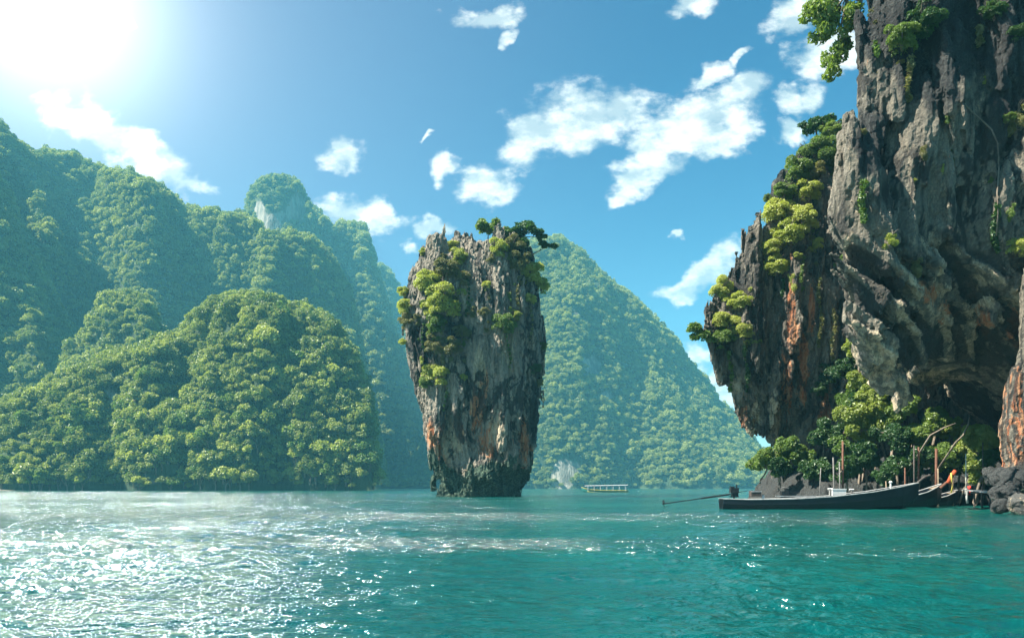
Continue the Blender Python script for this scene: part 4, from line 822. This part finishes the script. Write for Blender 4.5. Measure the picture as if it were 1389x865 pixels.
c = on(1208, 657, -.3); e = empty('bollard', c); tag(e, 'small white knobbed post on the bow of the long boat', 'bollard'); MB().tube([(0, 0, -.2), (0, 0, .1)], .05, 8).build('post', M['white'], e); MB().tube([(0, 0, .1), (0, 0, .16), (0, 0, .22)], [.09, .1, .04], 10).build('cap', M['white'], e)
b2 = P(1172, 686, 49.5); boat2 = longtail('longtail_boat', (b2.x, 49.8, .0), R(2), 5.05, 'dark boat whose bow with orange cloth rises behind the long boat', 'long wooden boats moored by the cliffs', prow=False)
boat2.scale = (1, 1, .98)
b3 = P(1215, 684, 52); boat3 = longtail('longtail_boat', (b3.x, 52.6, -.05), R(3), 4.5, 'third dark boat, mostly hidden, nearest to the jetty', 'long wooden boats moored by the cliffs', prow=False); boat3.scale = (1, 1, .75)
def ribbon(pts, w, mat, label, D):
    mb = MB(); q = [P(x, y, D) for x, y in pts]; mb.tube(q, w, 8); o = mb.build('bow_ribbon', M[mat], smooth=True); tag(o, label, 'ribbon'); return o
D = 49.5
pw = MB(); pw.tube([P(1275, 662, D+.1), P(1286, 652, D+.1), P(1294, 642, D+.1), P(1299, 637, D+.1)], [.10, .08, .07, .06], 8); pw.v = [tuple(Vector(v)) for v in pw.v]
o = pw.build('prow', M['brown']); o.parent = boat2; o.matrix_parent_inverse = boat2.matrix_basis.inverted()
ribbon([(1286, 655), (1290, 646), (1296, 638)], .13, 'orange', 'orange cloth wound round the second boat\'s prow', D)
ribbon([(1290, 641), (1291, 652), (1292, 660), (1290, 668)], .05, 'yellow', 'pale yellow streamer hanging from the second boat\'s prow', D-.15)
ribbon([(1314, 659), (1316, 664), (1315, 671)], .10, 'red', 'red cloth hanging beside the jetty', 50.5)
ribbon([(1310, 662), (1311, 672), (1312, 682)], .07, 'white', 'white cloth strip hanging over the third boat\'s bow', 50.4)
# mooring poles
for (x, y0, y1, D, w, mt, lb) in [(1142.5, 598, 688, 49, .07, 'brown', 'tallest red-brown pole standing behind the cool box'), (1139, 626, 688, 48.6, .05, 'steel', 'pale thin pole just left of the tallest brown one'), (1131.5, 620, 688, 48.8, .05, 'steel', 'grey pole left of the cool box'),
 (1109.5, 634, 688, 50, .035, 'steel', 'thin leaning grey pole well left of the cool box'), (1202.5, 652, 686, 50, .04, 'wood', 'short wooden stake beside the white knobbed post'), (1227, 634, 684, 51.5, .05, 'brown', 'orange-brown stake behind the bow half'),
 (1239, 604, 684, 51.6, .05, 'wood_dark', 'slim dark pole, left one of a pair'), (1244, 606, 684, 51.7, .06, 'brown', 'red pole, right one of a pair'), (1269, 608, 684, 51.5, .09, 'brown', 'thick orange-brown pole behind the second boat'), (1272.5, 635, 684, 51.4, .05, 'wood', 'pale stake touching the thick brown pole'),
 (1292, 640, 684, 52.5, .06, 'wood', 'pale stake behind the orange cloth')]:
    mb = MB(); p, q = P(x, y1, D), P(x+random.uniform(-1, 1)*(2 if x != 1109.5 else 4), y0, D); p.z = -.6; mb.tube([p, p.lerp(q, .5)+Vector((.02, 0, 0)), q], [w, w*.95, w*.85], 8)
    tag(mb.build('mooring_pole', M[mt], smooth=True), lb, 'pole', 'mooring poles')
# jetty
j0 = P(1316, 664, 50); j1 = P(1352, 668, 46); e = empty('jetty', j0); tag(e, 'low grey plank jetty on thin posts left of the boulders', 'jetty'); d_ = j1-j0; L = d_.length; a_ = math.atan2(d_.y, d_.x)
mb = MB()
for k in range(14): c = d_*((k+.5)/14); mb.box((c.x, c.y, c.z), (L/14-.02, 1.0, .05), a_)
mb.build('deck', M['trim'], e); MB().box((d_.x/2, d_.y/2-.05, d_.z/2-.09), (L, .08, .12), a_).build('beam', M['wood_dark'], e)
for k in (.05, .35, .65, .95): c = d_*k; MB().tube([(c.x, c.y-.3, c.z+.28), (c.x, c.y-.3, -1.4)], .05, 8).build('post', M['wood_dark'], e)
for (x, y0, y1) in ((1333, 600, 664), (1310, 615, 664)):
    mb = MB(); mb.tube([P(x, y0, 49), P(x, y1+8, 49)], .035, 6); tag(mb.build('rope_line', M['rope'] if x == 1310 else M['wood_dark'], smooth=True), 'thin upright line hanging %s the jetty' % ('over' if x == 1333 else 'left of'), 'rope')
# distant tour boat
TD = 216.0; tb = P(820, 667, TD); e = empty('tour_boat', (tb.x, TD, -.1), R(180)); e.scale = (1, 1, .74); tag(e, 'distant green and yellow tour boat with a long white canopy', 'boat')
ST2 = [(0, .7, .75, -.1), (.2, .95, .72, -.2), (.5, 1, .75, -.25), (.8, .8, 1.05, -.2), (.93, .4, 1.45, .1), (1, .05, 1.9, .8)]
_o = ST; ST = ST2; rg_ = hull_rings(12.6, 2.6, ST2); off = Vector((-6.3, 0, 0)); mb = MB(); mb.loft([[p+off for p in r] for r in rg_], False, False); mb.add([p+off for p in rg_[0]], [tuple(range(8))]); mb.build('hull', M['green'], e)
mb = MB()
for k in (0, 7): mb.tube([r[k]+off for r in rg_], .10, 6)
mb.build('gunwale', M['yellow'], e); mb = MB()
for k in (2, 5): mb.tube([r[k]*1+off+Vector((0, .03 if k == 2 else -.03, .12)) for r in rg_[:-4]], .13, 6)
mb.build('stripe', M['yellow'], e); ST = _o
mb = MB(); n_ = 14
mb.loft([[Vector((-6.2+11.6*k/n_, s*1.25, 2.35+.10*math.cos(s*1.3)+(.28*(1-k/n_))-.05*(k == n_)+t)) for s, t in ((-1, 0), (-.5, .08), (0, .12), (.5, .08), (1, 0), (1, -.06), (0, .02), (-1, -.06))] for k in range(n_+1)]); mb.build('canopy', M['trim'], e)
for k in range(7):
    for s in (-1, 1): MB().tube([(-5.6+1.7*k, s*1.15, .5), (-5.6+1.7*k, s*1.15, 2.5)], .05, 6).build('canopy_post', M['white'], e)
for k in range(6): MB().box((-4.6+1.5*k, 0, .85), (.35, 1.9, .45)).build('seat', M['green'], e)
for k in range(4): b = MB(); b.box((-4.4+2.1*k, -1.22, 1.05), (.3, .12, .34)); tag(b.build('life_jacket', M['orange'] if k % 2 else M['white'], e), 'pale or orange life jacket hung on the canopy posts')
# ------------------------------------------------------------------ haze
hz = MB(); hz.box((0, 0, 220), (4200, 4200, 446)); mhz = bpy.data.materials.new('haze'); mhz.use_nodes = True; T = NT(mhz.node_tree); T.t.nodes.clear()
vol = T.n('ShaderNodeVolumePrincipled', {'Color': (.22, .78, 1.0, 1), 'Density': .00021, 'Anisotropy': 0.0}); ho = T.n('ShaderNodeOutputMaterial'); T.t.links.new(vol.outputs[0], ho.inputs['Volume'])
tag(hz.build('haze', mhz), 'thin bluish sea haze over the whole bay', 'haze', kind='stuff')
